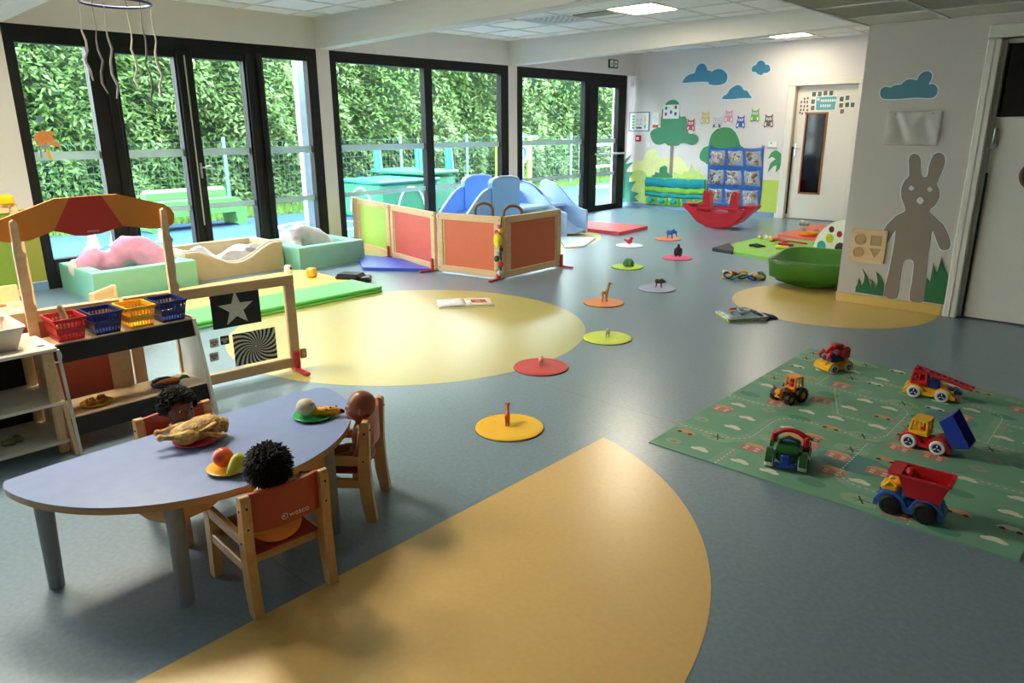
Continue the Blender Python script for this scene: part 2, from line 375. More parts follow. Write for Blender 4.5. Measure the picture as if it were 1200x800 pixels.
# ---- windows
FROST = film_mat('frosted_band_film', '#b9cfd2', .78)
def win(n, y0, y1, panes, z1=2.315, extra=None):
    """panes: (ya, yb, z0, z1) glass openings; black frame members fill the rest"""
    s = struct('window_%d' % n, (XW, (y0+y1)/2, 0)); oy = (y0+y1)/2
    def bar(name, a, b, za, zb, d=.1, dx=0., m=BLACKF):
        return MB().box((-.05+dx, (a+b)/2-oy, (za+zb)/2), (d, b-a, zb-za), bev=.004).build(name, m, s)
    ztop = max(p[3] for p in panes)
    bar('head', y0, y1, ztop+.01, z1)
    prev = y0
    for i, (a, b, za, zb) in enumerate(panes):
        bar('jamb' if i == 0 else 'mullion', prev, a, .0, ztop+.01); prev = b
        bar('bottom_rail', a, b, 0, za)
        if zb < ztop: bar('sash_head', a, b, zb, ztop+.01)
        MB().box((-.06, (a+b)/2-oy, (za+zb)/2), (.008, b-a, zb-za)).build('pane', GLASS, s)
        for zc, hh in ((1.205, .075), (.64, .06)):
            if zc-.05 > za: MB().box((-.0545, (a+b)/2-oy, zc), (.002, b-a-.004, hh)).build('frosted_band', FROST, s)
    bar('jamb', prev, y1, 0, ztop+.01)
    return s, oy
s1, oy1 = win(1, 2.02, 5.13, [(2.105, 2.665, .27, 2.168), (2.915, 3.47, .243, 2.128), (3.66, 4.21, .23, 2.13), (4.443, 5.0, .24, 2.172)])
# bright gap between the two meeting sliding leaves painted as a pale strip, raised stiles, pull handle
for a, b in ((2.8, 2.88), (3.49, 3.56), (3.585, 3.65), (4.23, 4.3), (4.36, 4.42)):
    MB().box((.008, (a+b)/2-oy1, 1.12), (.03, b-a, 2.2), bev=.006).build('stile', BLACKF, s1)
MB().box((.028, 3.6-oy1, 1.02), (.03, .02, .16), bev=.006).tube([(.03, 3.6-oy1, 1.05), (.06, 3.61-oy1, 1.05), (.062, 3.68-oy1, 1.06)], .009).build('window_handle', CHROME, s1)
MB().box((.01, 3.573-oy1, 1.3), (.006, .012, 1.7)).build('painted_gap_light', mat('pale_gap_light', '#b8c8b0', .5), s1)
win(2, 5.305, 8.41, [(5.395, 6.765, .1, 2.18), (6.9, 8.25, .1, 2.18)])
s3, oy3 = win(3, 8.6, 11.535, [(8.725, 10.305, .1, 2.16), (10.68, 11.3, .1, 2.1)])
MB().box((.0, 10.5-oy3, 1.1), (.03, .16, 2.1), bev=.006).build('door_stile', BLACKF, s3)
MB().tube([(.02, 10.56-oy3, 1.04), (.06, 10.56-oy3, 1.04), (.065, 10.5-oy3, 1.03), (.065, 10.42-oy3, 1.08)], .012).build('lever_handle', BLACKF, s3)
MB().tube([(.02, 10.6-oy3, .99), (.09, 10.6-oy3, .99), (.09, 11.42-oy3, .99), (.02, 11.42-oy3, .99)], .016, 10).build('push_bar', WHITEP, s3)
MB().box((.03, 11.43-oy3, .99), (.06, .05, .2), bev=.008).build('lock_case', BLACKF, s3)
win(4, -2.2, 1.15, [(-2.1, -1.3, .24, 2.16), (-1.15, -.35, .24, 2.16), (-.2, .4, .24, 2.16), (.55, 1.06, .24, 2.16)])  # unseen window bay, added to bring daylight onto the near left floor

# ---- baseboards (blue-grey cove, yellow where the inlay turns up the wall)
COVE = mat('blue_cove_vinyl', '#6d8fb0', .35, var=.05)
def base(name, x0, y0, x1, y1, m, h=.08, t=.012):
    L = math.hypot(x1-x0, y1-y0); a = math.atan2(y1-y0, x1-x0)
    prof = [(0, 0), (t*1.8, 0), (t*1.1, t*.5), (t, t*1.2), (t, h-.003), (t*.6, h), (0, h)]
    T = Matrix.Translation((x0, y0, 0)) @ Matrix.Rotation(a, 4, 'Z') @ Matrix(((0, 0, 1, 0), (-1, 0, 0, 0), (0, 1, 0, 0), (0, 0, 0, 1)))
    o = MB().prism(prof, L, 0, T=T).build(name, m); o['kind'] = 'structure'; return o
base('baseboard_back', -7.87, 11.79, -4.92, 11.79, COVE)
base('baseboard_right', -2.04, 6.36, -1.245, 6.36, YEL3)
base('baseboard_corridor', -2.04, 11.7, -2.04, 6.36, COVE)
base('baseboard_left', -7.71, 1.15, -7.71, 2.02, COVE)

# ---- back door with casing, leaf, vision panel
d = struct('door_1', (-4.29, 11.79, 0))
for x in (-.52, .52): MB().box((x, .061, 1.017), (.11, .185, 2.034), bev=.006).build('door_jamb', DOORW, d)
for x in (-.545, .545): MB().box((x, -.01, 1.034), (.09, .024, 2.068), bev=.006).build('casing', DOORW, d)
MB().box((0, -.01, 2.115), (1.18, .024, .09), bev=.006).build('casing', DOORW, d); MB().box((0, .06, 2.07), (1.14, .19, .07), bev=.003).build('door_jamb', DOORW, d)
lf = MB().ring([(-.455, .012), (.46, .012), (.46, 2.03), (-.455, 2.03)], [(-.285, .415), (.03, .415), (.03, 1.63), (-.285, 1.63)], .04, T=Matrix(((1, 0, 0, 0), (0, 0, 1, .06), (0, 1, 0, 0), (0, 0, 0, 1)))).build('door_leaf', DOORW, d)
VB = wood('brown_glazing_bead', '#8a4f26', '#9a5c2e')
bx = MB()
for c, s_ in (((-.285, 1.022), (.025, 1.24)), ((.03, 1.022), (.025, 1.24)), ((-.1275, 1.63), (.34, .025)), ((-.1275, .415), (.34, .025))): bx.box((c[0], .055, c[1]), (s_[0], .02, s_[1]), bev=.003)
bx.build('glazing_bead', VB, lf)
MB().box((-.1275, .075, 1.022), (.31, .008, 1.21)).build('pane', mat('dark_glass', '#0c0d10', .08, var=.2, scale=2), lf)
MB().box((-.452, .05, .6), (.03, .012, 1.05), bev=.004).build('finger_guard', BLACK, d)
MB().box((0, .16, 1.0), (.9, .005, 2.0)).build('door_backing', BLACK, d)
MB().box((-.41, .054, 1.08), (.035, .012, .2), bev=.004).tube([(-.41, .05, 1.1), (-.41, .0, 1.1), (-.31, .0, 1.1)], .009, 8).build('door_handle', CHROME, lf)
# lime dado beside the door
LIME = mat('lime_paint', '#b8cc55', .6, var=.03)
for a, b in ((-5.175, -4.885), (-3.70, -2.1)):
    MB().box(((a+b)/2, 11.789, .34), (b-a, .003, .52)).build('painted_dado', LIME, wb_)
MB().box((XW+.001, 1.72, .42), (.003, .6, .66)).build('painted_dado', mat('olive_lime_paint', '#98983c', .6, var=.03), wl)

# ---- right sliding door
d2 = struct('door_2', (-.5, 6.36, 0))
for x0, x1, z0, z1 in ((-1.225, -1.135, 0, 2.018), (-1.225, .15, 2.02, 2.11)):
    MB().box(((x0+x1)/2+.5, .0, (z0+z1)/2), (x1-x0, .05, z1-z0), bev=.008).build('casing', DOORW, d2)
MB().box((-.685+.0, -.02, 1.005), (.012, .02, 2.01)).build('casing_bead', DOORW, d2)
MB().box((-.625, .06, 1.01), (.03, .06, 2.0), bev=.004).build('door_jamb', DOORW, d2)
lf2 = MB().box((.05, .075, .75), (1.36, .04, 1.48), bev=.004).build('door_leaf', DOORW, d2)
MB().box((.05, .085, 1.745), (1.28, .01, .5)).build('pane', mat('black_glass', '#07080a', .05, var=.3, scale=3), lf2)
MB().box((.05, .06, 2.0), (1.36, .03, .03)).build('glazing_frame', DOORW, lf2)
MB().box((-.612, .045, .555), (.032, .022, 1.085), bev=.006).build('finger_guard', mat('black_brush_strip', '#101011', .6), d2)
MB().cyl((-.598, .052, 1.292), (-.598, .03, 1.292), .026, .026, 20).tube([(-.598, .035, 1.292), (-.594, .025, 1.32), (-.592, .025, 1.41)], .011, 8).build('door_handle', CHROME, lf2)
t = thing('round_sign', 'round brown wooden disc sign with dark centre on the white sliding door', 'sign', (-.80, 6.412, 1.09))
MB().lathe([(.0, 0), (.1, 0), (.105, .006), (.1, .014), (.075, .014), (.075, .008), (0, .008)], T=TX(0, 0, 0, rx=PI/2), seg=32).build('sign_ring', wood('walnut_wood', '#5a3622', '#6a442c'), t)
MB().cyl((0, -.009, 0), (0, -.011, 0), .074, .074, 32).build('sign_face', BLACK, t)
# ================================================================== MURALS (flat vinyl wall decals at their real size)
CLOUD_A=[(-6.74,2.167),(-6.704,2.242),(-6.626,2.29),(-6.527,2.312),(-6.5,2.385),(-6.438,2.449),(-6.358,2.445),(-6.307,2.392),(-6.288,2.341),(-6.241,2.338),(-6.212,2.313),(-6.156,2.344),(-6.061,2.352),(-5.982,2.315),(-5.928,2.256),(-5.925,2.173),(-5.966,2.125),(-6.06,2.102),(-6.176,2.107),(-6.244,2.126),(-6.266,2.158),(-6.417,2.168),(-6.577,2.167)]
CLOUD_B=[(-5.984,1.881),(-5.961,1.924),(-5.903,1.956),(-5.863,2.021),(-5.792,2.068),(-5.72,2.089),(-5.654,2.057),(-5.616,2.006),(-5.557,1.991),(-5.516,1.943),(-5.475,1.893),(-5.488,1.877),(-5.627,1.881),(-5.813,1.873)]
CLOUD_C=[(-5.51,2.316),(-5.49,2.363),(-5.441,2.38),(-5.417,2.423),(-5.362,2.442),(-5.306,2.41),(-5.286,2.377),(-5.236,2.368),(-5.204,2.322),(-5.206,2.278),(-5.252,2.249),(-5.302,2.251),(-5.334,2.221),(-5.4,2.24),(-5.434,2.271),(-5.489,2.28)]
CROWN2=[(-6.322,0.902),(-6.322,1.009),(-6.256,1.099),(-6.178,1.128),(-6.164,1.206),(-6.133,1.311),(-6.041,1.398),(-5.927,1.425),(-5.792,1.414),(-5.69,1.329),(-5.624,1.21),(-5.599,1.142),(-5.539,1.101),(-5.552,1.04),(-6.115,0.832),(-6.216,0.844)]
PALM=[(-4.893,1.018),(-4.975,1.072),(-5.003,1.069),(-5.059,1.031),(-5.11,0.93),(-5.035,0.965),(-4.979,0.933),(-5.061,0.864),(-5.089,0.711),(-5.003,0.815),(-4.951,0.833),(-4.957,0.715),(-4.894,0.785),(-4.879,0.885)]
CROWN1=[(-7.32,1.261),(-7.334,1.338),(-7.287,1.39),(-7.19,1.428),(-7.153,1.467),(-7.153,1.568),(-7.116,1.619),(-7.116,1.72),(-7.074,1.774),(-7.048,1.831),(-6.976,1.879),(-6.888,1.889),(-6.812,1.858),(-6.779,1.788),(-6.752,1.614),(-6.665,1.613),(-6.618,1.562),(-6.591,1.388),(-6.558,1.326),(-6.471,1.319),(-6.398,1.289),(-6.373,1.227),(-6.403,1.165),(-6.486,1.134),(-6.574,1.151),(-6.634,1.163),(-6.721,1.157),(-6.749,1.124),(-6.867,1.117),(-6.958,1.121),(-7.021,1.159),(-7.111,1.133),(-7.204,1.137),(-7.275,1.183)]
TRUNK1=[(-6.913,1.122),(-6.847,1.123),(-6.846,0.879),(-6.838,0.567),(-6.908,0.565),(-6.906,0.877)]
BUSH_PALE=[(-7.682,0.534),(-7.707,0.697),(-7.632,0.834),(-7.471,0.851),(-7.43,0.971),(-7.323,1.047),(-7.197,1.028),(-7.136,0.924),(-7.036,0.9),(-6.915,0.916),(-6.735,0.92),(-6.627,0.858),(-6.562,0.758),(-6.564,0.578)]
BUSH_LIME=[(-7.495,0.064),(-7.639,0.318),(-7.732,0.532),(-7.688,0.643),(-7.494,0.676),(-7.359,0.547),(-7.333,0.075)]
GRASS_LIME=[(-6.802,0.569),(-6.839,0.672),(-6.747,0.649),(-6.656,0.626),(-6.601,0.693),(-6.541,0.669),(-6.501,0.734),(-6.48,0.837),(-6.429,0.737),(-6.382,0.687),(-6.272,0.754),(-6.308,0.664),(-6.206,0.63),(-6.172,0.556),(-6.129,0.545),(-6.097,0.139),(-6.771,0.096)]
GRASS_DARK=[(-7.894,0.068),(-7.922,0.69),(-7.863,0.855),(-7.719,0.952),(-7.78,0.857),(-7.843,0.774),(-7.664,0.819),(-7.774,0.722),(-7.82,0.638),(-7.671,0.63),(-7.748,0.532),(-7.761,0.449),(-7.597,0.47),(-7.674,0.371),(-7.703,0.287),(-7.521,0.255),(-7.615,0.181),(-7.513,0.105)]
BUSH_DARK=[(-7.201,0.553),(-7.266,0.583),(-7.204,0.606),(-7.182,0.66),(-7.112,0.636),(-7.102,0.729),(-6.997,0.771),(-6.949,0.733),(-6.953,0.655),(-6.881,0.631),(-6.832,0.568)]
RCLOUD=[(-1.9,1.678),(-1.894,1.71),(-1.865,1.724),(-1.828,1.717),(-1.805,1.731),(-1.757,1.735),(-1.742,1.753),(-1.714,1.77),(-1.679,1.769),(-1.652,1.762),(-1.641,1.791),(-1.615,1.818),(-1.581,1.821),(-1.555,1.799),(-1.554,1.763),(-1.568,1.728),(-1.534,1.73),(-1.505,1.701),(-1.501,1.659),(-1.521,1.636),(-1.555,1.631),(-1.649,1.637),(-1.743,1.632),(-1.853,1.633),(-1.886,1.646)]
RABBIT=[(-1.605,0.784),(-1.604,0.812),(-1.641,0.892),(-1.651,0.966),(-1.631,1.032),(-1.609,1.062),(-1.628,1.178),(-1.618,1.217),(-1.592,1.227),(-1.564,1.214),(-1.546,1.18),(-1.53,1.065),(-1.483,1.061),(-1.482,1.118),(-1.473,1.189),(-1.457,1.226),(-1.422,1.237),(-1.391,1.218),(-1.378,1.176),(-1.383,1.113),(-1.408,1.006),(-1.389,0.971),(-1.379,0.907),(-1.402,0.841),(-1.432,0.799),(-1.325,0.709),(-1.277,0.632),(-1.25,0.561),(-1.261,0.522),(-1.296,0.512),(-1.326,0.532),(-1.371,0.623),(-1.391,0.646),(-1.389,0.455),(-1.381,0.287),(-1.374,0.09),(-1.473,0.089),(-1.477,0.24),(-1.482,0.377),(-1.498,0.409),(-1.524,0.415),(-1.55,0.401),(-1.56,0.368),(-1.562,0.229),(-1.567,0.09),(-1.668,0.097),(-1.657,0.286),(-1.648,0.461),(-1.65,0.632),(-1.691,0.543),(-1.718,0.506),(-1.741,0.624),(-1.689,0.714),(-1.648,0.759)]
RGRASS_L=[(-1.891,0.098),(-1.892,0.138),(-1.882,0.167),(-1.875,0.222),(-1.85,0.153),(-1.834,0.192),(-1.833,0.246),(-1.86,0.3),(-1.816,0.248),(-1.791,0.18),(-1.778,0.145),(-1.777,0.199),(-1.797,0.224),(-1.76,0.202),(-1.737,0.151),(-1.728,0.206),(-1.75,0.289),(-1.709,0.253),(-1.682,0.194),(-1.676,0.094)]
RGRASS_R=[(-1.372,0.096),(-1.376,0.288),(-1.349,0.257),(-1.348,0.41),(-1.323,0.337),(-1.31,0.347),(-1.296,0.461),(-1.271,0.385),(-1.233,0.323),(-1.228,0.24),(-1.224,0.091)]
REYE1=[(-1.6,0.965),(-1.583,0.986),(-1.56,0.967),(-1.578,0.947)]
REYE2=[(-1.47,0.964),(-1.453,0.982),(-1.432,0.965),(-1.448,0.945)]
RNOSE=[(-1.532,0.874),(-1.509,0.903),(-1.48,0.877),(-1.501,0.848)]

def _fit(P): return [(x+.13*max(0., min(1., (-7.25-x)/.6)), z) for x, z in P]
GRASS_DARK, BUSH_LIME, BUSH_PALE = [(x, z) for x, z in GRASS_DARK], BUSH_LIME, BUSH_PALE
TEAL = mat('teal_blue_decal', '#3f86a8', .55, var=.03); HALO = mat('white_decal_border', '#d9e4ea', .55, var=.02)
DKGREEN = mat('forest_green_decal', '#2f7f56', .55, var=.04); MIDGREEN = mat('leaf_green_decal', '#3a8a4c', .55, var=.04); GRASSG = mat('dark_grass_decal', '#1f6a3c', .55, var=.04)
TRUNK = mat('taupe_decal', '#7d6f6a', .55, var=.03); PALEY = mat('pale_yellow_decal', '#dfe098', .55, var=.05); LIMEG = mat('lime_leaf_decal', '#bcd474', .55, var=.06)
TAUPE = mat('rabbit_taupe_decal', '#8b7d6f', .6, var=.02); SKYP = WHITE
def wallT(Y, w=0.): return Matrix(((1, 0, 0, 0), (0, 0, -1, Y-w), (0, 1, 0, 0), (0, 0, 0, 1)))
def decal(name, label, cat, pts, m, Y=11.79, w=.001, h=.003, sm=3, halo=None, group=None):
    p = smooth_poly(pts, sm) if sm > 1 else pts
    cx = sum(a for a, b in p)/len(p); cz = min(b for a, b in p)
    b = MB().prism(p, h, w, T=wallT(Y))
    mats = [m]
    o = b.build(name, mats, origin=(cx, Y, cz)); tag(o, label, cat, group)
    if halo:
        q = []
        n = len(p)
        for i in range(n):
            a = Vector(p[i-1]); c = Vector(p[(i+1) % n]); t = (c-a)
            if t.length < 1e-6: q.append(p[i]); continue
            t.normalize(); nn = Vector((t.y, -t.x)); q.append((p[i][0]+nn.x*halo, p[i][1]+nn.y*halo))
        ar = sum(p[i-1][0]*p[i][1]-p[i][0]*p[i-1][1] for i in range(n))
        if ar < 0: q = [(2*p[i][0]-q[i][0], 2*p[i][1]-q[i][1]) for i in range(n)]
        MB().ring([(x-cx, z-cz) for x, z in q], [(x-cx, z-cz) for x, z in p], h*.5, 0.0005, T=wallT(0)).build('white_border', HALO, o)
    return o
decal('cloud_decal', 'large blue cloud decal with three bumps, upper left of the mural wall', 'wall decal', CLOUD_A, TEAL, halo=.018, group='blue cloud decals')
decal('cloud_decal', 'flat-based blue cloud decal between the large cloud and the owls', 'wall decal', CLOUD_B, TEAL, halo=.015, group='blue cloud decals')
decal('cloud_decal', 'small round blue cloud decal highest and nearest the white door', 'wall decal', CLOUD_C, TEAL, halo=.015, group='blue cloud decals')
decal('bush_decal', 'pale yellow rounded bush decal behind the tall mural tree trunk', 'wall decal', BUSH_PALE, PALEY, w=.0005)
decal('bush_decal', 'lime green pointed bush decal behind the dark grass in the corner', 'wall decal', BUSH_LIME, LIMEG, w=.004)
decal('grass_decal', 'lime grass tuft decal between the two hanging organizers', 'wall decal', GRASS_LIME, LIMEG, w=.004, sm=1)
t = thing('tree_decal', 'tall dark green tree decal with taupe trunk and white sheet pinned on it', 'wall decal', (-6.87, 11.79, .57))
for nm, p, m, w_ in (('trunk', TRUNK1, TRUNK, .006), ('crown', CROWN1, DKGREEN, .007)):
    q = smooth_poly(p, 3) if nm == 'crown' else p
    MB().prism([(x+6.87, z-.57) for x, z in q], .003, w_, T=wallT(0)).build(nm, m, t)
decal('bush_decal', 'small dark green bush decal at the foot of the tall mural tree', 'wall decal', BUSH_DARK, DKGREEN, w=.0105, sm=2)
decal('grass_decal', 'dark green spiky grass decal beside the glazed exit door', 'wall decal', GRASS_DARK, mat('teal_green_decal', '#2c8068', .55, var=.03), w=.009, sm=1)
decal('tree_decal', 'mid green round tree decal behind the blue pocket organizer', 'wall decal', CROWN2, MIDGREEN, w=.001, halo=.015)
decal('palm_leaf_decal', 'green palm leaf decal above the lime dado by the white door', 'wall decal', PALM, MIDGREEN, w=.001, sm=1, halo=.008)
decal('cloud_decal', 'teal blue cloud decal on the grey wall above the rabbit', 'wall decal', RCLOUD, mat('slate_teal_decal', '#4a8296', .55, var=.03), Y=6.36, halo=.008)
rb = decal('rabbit_decal', 'large taupe standing rabbit decal with white eyes beside the sliding door', 'wall decal', RABBIT, TAUPE, Y=6.36, sm=2, halo=.007)
rx, rz = rb.location.x, rb.location.z
for nm, p in (('eye', REYE1), ('eye', REYE2), ('nose', RNOSE)):
    MB().prism([(x-rx, z-rz) for x, z in smooth_poly(p, 4)], .001, .0042, T=wallT(0)).build(nm, WHITE, rb)
decal('grass_decal', 'dark green grass tuft decal under the wooden shape board', 'wall decal', RGRASS_L, GRASSG, Y=6.36, w=.005, sm=1)
decal('grass_decal', 'dark green grass decal at the right foot of the rabbit', 'wall decal', RGRASS_R, GRASSG, Y=6.36, w=.005, sm=1)
# owls
OWL = [(-.055, 0), (-.03, .03), (0, .02), (.03, .03), (.055, 0), (.075, .03), (.07, .07), (.06, .12), (.055, .16), (.062, .215), (.03, .185), (0, .18), (-.03, .185), (-.062, .215), (-.055, .16), (-.06, .12), (-.07, .07), (-.075, .03)]
owls = [(-6.531, 1.458, '#b8404c', 'dark red'), (-6.267, 1.577, '#d3b468', 'mustard yellow'), (-6.043, 1.492, '#c9c6c8', 'white and grey'), (-5.835, 1.594, '#dd8fb0', 'pink'),
        (-5.62, 1.504, '#3a63b4', 'blue'), (-5.383, 1.602, '#63ad52', 'green'), (-5.145, 1.514, '#6a5c58', 'dark brown')]
for x, z, c, nm in owls:
    p = [(a*1.05, b-.1) for a, b in OWL]
    t = thing('owl_decal', '%s paper owl stuck on the white mural wall' % nm, 'wall decal', (x, 11.79, z), group='row of paper owls')
    cm = mat('owl_'+nm.replace(' ', '_'), c, .7, var=.06)
    MB().prism(p, .003, .012, T=wallT(0)).build('body', cm, t)
    for sx in (-1, 1):
        e = MB().prism(circ(sx*.024, .04, .021, 14), .002, .0152, T=wallT(0)).build('eye', WHITEP, t)
        MB().prism(circ(sx*.022, .04, .009, 8), .002, .0173, T=wallT(0)).build('pupil', BLACK, e)
        MB().prism([(sx*.05, -.01), (sx*.068, -.06), (sx*.04, -.07), (sx*.034, -.02)], .002, .0152, T=wallT(0)).build('wing', WHITEP if 'white' not in nm else BLACK, t)
    MB().prism([(-.009, .03), (.009, .03), (0, .008)], .002, .0155, T=wallT(0)).build('beak', YELLOW, t)

# ---- notices and fittings on the back wall
def board(name, label, cat, x0, x1, z0, z1, m, Y=11.79, t=.012, frame=None, fw=.015):
    th = thing(name, label, cat, ((x0+x1)/2, Y, z0))
    hx = (x1-x0)/2; H = z1-z0
    MB().box((0, -t/2, H/2), (2*hx, t, H), bev=.002).build('panel', m, th)
    if frame: MB().ring([(-hx, 0), (hx, 0), (hx, H), (-hx, H)], [(-hx+fw, fw), (hx-fw, fw), (hx-fw, H-fw), (-hx+fw, H-fw)], t+.004, 0, T=wallT(0)).build('frame', frame, th)
    return th, hx, H, t
def patch(th, rects, m, t, name='printed_mark'):
    b = MB()
    for x, z, w_, h_ in rects: b.box((x, -t-.0006, z), (w_, .001, h_))
    return b.build(name, m, th)
PAPER = mat('white_paper', '#e6e6e2', .8, var=.02); INK = mat('dark_ink', '#4a4a50', .8); GRN = mat('green_print', '#4fae7c', .7)
th, hx, H, t_ = board('evacuation_plan', 'framed evacuation plan with green symbols beside the glazed exit door', 'notice', -7.80, -7.365, 1.365, 1.70, PAPER, frame=mat('slate_frame', '#5a7f86', .5))
patch(th, [(-.12, .06+.05*k, .05, .035) for k in range(5)]+[(.13, .08, .03, .06)], GRN, t_)
patch(th, [(0, .2, .12, .004), (0, .12, .14, .004), (-.04, .16, .004, .1), (.04, .17, .004, .12), (.02, .06, .08, .03), (-.04, .06, .03, .03)], INK, t_)
patch(th, [(.13, .2, .025, .14)], mat('yellow_print', '#e0d27a', .7), t_)
th, hx, H, t_ = board('notice_sheet', 'white and beige notice sheet with red band between plan and tree', 'notice', -7.30, -7.13, 1.43, 1.68, PAPER)
patch(th, [(-.02, .02, .12, .05)], RED, t_); patch(th, [(.06, .13, .04, .22)], mat('beige_print', '#cdb9a0', .8), t_); patch(th, [(-.02, .12, .08, .004), (-.02, .15, .08, .004), (-.02, .18, .08, .004)], INK, t_)
th, hx, H, t_ = board('picture_sheet', 'white sheet with five small coloured drawings pinned on the tree crown', 'poster', -7.085, -6.765, 1.575, 1.81, PAPER, Y=11.778)
for c, (x, z) in zip(('#3f7d5a', '#7a4a5c', '#c0486a', '#3c5c9c', '#5a3f6a'), ((-.1, .18), (.09, .19), (-.1, .08), (0, .11), (.09, .08))):
    MB().prism(circ(x, z, .026, 10, .032), .001, t_+.0005, T=wallT(0)).build('drawing', mat('crayon_'+c[1:], c, .8), th)
t = thing('fire_alarm', 'small red fire alarm call point below the evacuation plan', 'alarm', (-7.58, 11.79, 1.24))
MB().box((0, -.02, 0), (.11, .04, .11), bev=.008).build('housing', RED, t); MB().box((0, -.041, 0), (.06, .004, .05)).build('glass_plate', WHITEP, t)
t = thing('wall_switch', 'small white light switch under the red alarm', 'switch', (-7.36, 11.79, 1.13)); MB().box((0, -.006, 0), (.08, .012, .08), bev=.003).build('plate', WHITEP, t); MB().box((0, -.013, 0), (.04, .008, .04), bev=.002).build('rocker', WHITEP, t)
t = thing('wall_thermostat', 'white wide switch plate above the palm leaf near the white door', 'switch', (-5.05, 11.79, 1.16)); MB().box((0, -.008, 0), (.15, .016, .09), bev=.003).build('plate', WHITEP, t); MB().box((0, -.008, -.055), (.16, .012, .008)).build('lower_edge', INK, t); MB().box((-.02, -.017, .02), (.03, .004, .015)).build('rocker', INK, t)
t = thing('exit_sign', 'small exit sign with two white pictograms above the glazed door', 'sign', (-7.71, 11.07, 2.485))
MB().box((.012, 0, 0), (.024, .27, .14), bev=.004).build('sign_body', mat('dark_sign_frame', '#46504c', .5), t)
for y in (-.06, .06):
    p = MB().box((.025, y, 0), (.003, .085, .1), bev=.001).build('sign_face', WHITEP, t)
MB().prism([(-.03, -.01), (0, -.04), (.0, -.02), (.03, -.02), (.03, 0), (0, 0), (0, .02)], .002, .0268, T=Matrix(((0, 0, 1, 0), (1, 0, 0, .06), (0, 1, 0, .01), (0, 0, 0, 1)))).build('pictogram', GRN, t)
MB().prism([(-.012, -.04), (0, -.01), (.012, -.04), (.02, -.035), (.01, .01), (.018, .03), (-.004, .02), (-.02, -.01)], .002, .0268, T=Matrix(((0, 0, 1, 0), (1, 0, 0, -.06), (0, 1, 0, .005), (0, 0, 0, 1)))).build('pictogram', GRN, t)
t = thing('wall_sensor', 'small white sensor box in the corner by the glazed door', 'sensor', (-7.69, 11.66, 2.2)); MB().box((.0, 0, 0), (.06, .07, .13), bev=.012).build('housing', WHITEP, t); MB().ell((.03, 0, -.02), (.012, .024, .03)).build('lens', TBAR, t)

CARDL = ['green picture card on the white door, %s' % q for q in ('first of the four over the turquoise card', 'second of the four over the turquoise card', 'third of the four over the turquoise card', 'last of the four over the turquoise card', 'upper one left of the turquoise card', 'lower one left of the turquoise card', 'top left of the cluster on the right', 'top right of the cluster on the right', 'middle row left of the cluster on the right', 'middle row centre of the cluster on the right', 'outermost of the cluster on the right', 'lowest of the cluster on the right')]
# ---- cards on the back door
DY = 11.838
for k, (x, z) in enumerate([(-4.494, 1.906), (-4.407, 1.908), (-4.323, 1.919), (-4.237, 1.916), (-4.497, 1.799), (-4.492, 1.706), (-4.074, 1.825), (-3.991, 1.84), (-4.071, 1.734), (-3.984, 1.741), (-3.906, 1.739), (-4.047, 1.647)]):
    t = thing('picture_card', CARDL[k], 'card', (x, DY+.01, z), group='picture cards on the white door')
    MB().box((0, 0, 0), (.074, .002, .084)).build('card', PAPER, t)
    MB().box((0, -.0015, 0), (.056, .001, .066)).build('printed_mark', mat('card_print_%d' % (k % 3), ('#3d5c48', '#58685c', '#7a5c44')[k % 3], .7, var=.3, scale=60), t)
for k, (x, z) in enumerate([(-4.632, 1.845), (-4.583, 1.853), (-4.677, 1.798), (-4.629, 1.798), (-4.587, 1.797), (-4.676, 1.738), (-4.625, 1.734), (-4.578, 1.736), (-4.675, 1.681), (-4.629, 1.681), (-4.572, 1.677), (-4.682, 1.639), (-4.646, 1.627), (-4.592, 1.633)]):
    o = MB().prism(rrect(-.011, -.018, .011, .018, .008), .002, T=wallT(0)).build('tiny_sticker', mat('brown_sticker', '#5c4a44', .7), loc=(x, DY+.01, z)); tag(o, 'tiny dark sticker, %s of the block left of the turquoise door card' % ('top row left', 'top row right', 'second row left', 'second row middle', 'second row right', 'third row left', 'third row middle', 'third row right', 'fourth row left', 'fourth row middle', 'fourth row right', 'bottom row left', 'bottom row middle', 'bottom row right')[k], 'sticker', 'tiny stickers on the white door')
t = thing('door_poster', 'turquoise card with two rows of white letters above the door window', 'poster', (-4.30, DY+.01, 1.675))
MB().prism([(-.165, -.005), (.16, -.005), (.16, .2), (-.165, .2)], .002, T=wallT(0)).build('card', PAPER, t)
MB().prism([(-.14, .0), (.14, 0), (.152, .19), (-.152, .19)], .001, .0021, T=wallT(0)).build('coloured_field', mat('turquoise_print', '#62a4aa', .7, var=.08), t)
for r_, n in ((.135, 7), (.06, 5)):
    b = MB()
    for k in range(n): b.prism([(-.08+.033*k, r_-.018), (-.056+.033*k, r_-.018), (-.058+.033*k, r_+.02), (-.078+.033*k, r_+.018)], .001, .0032, T=wallT(0))
    b.build('letter_row', PAPER, t)
MB().prism(circ(-.12, .155, .02, 16), .001, .0032, T=wallT(0)).build('round_emblem', PAPER, t)

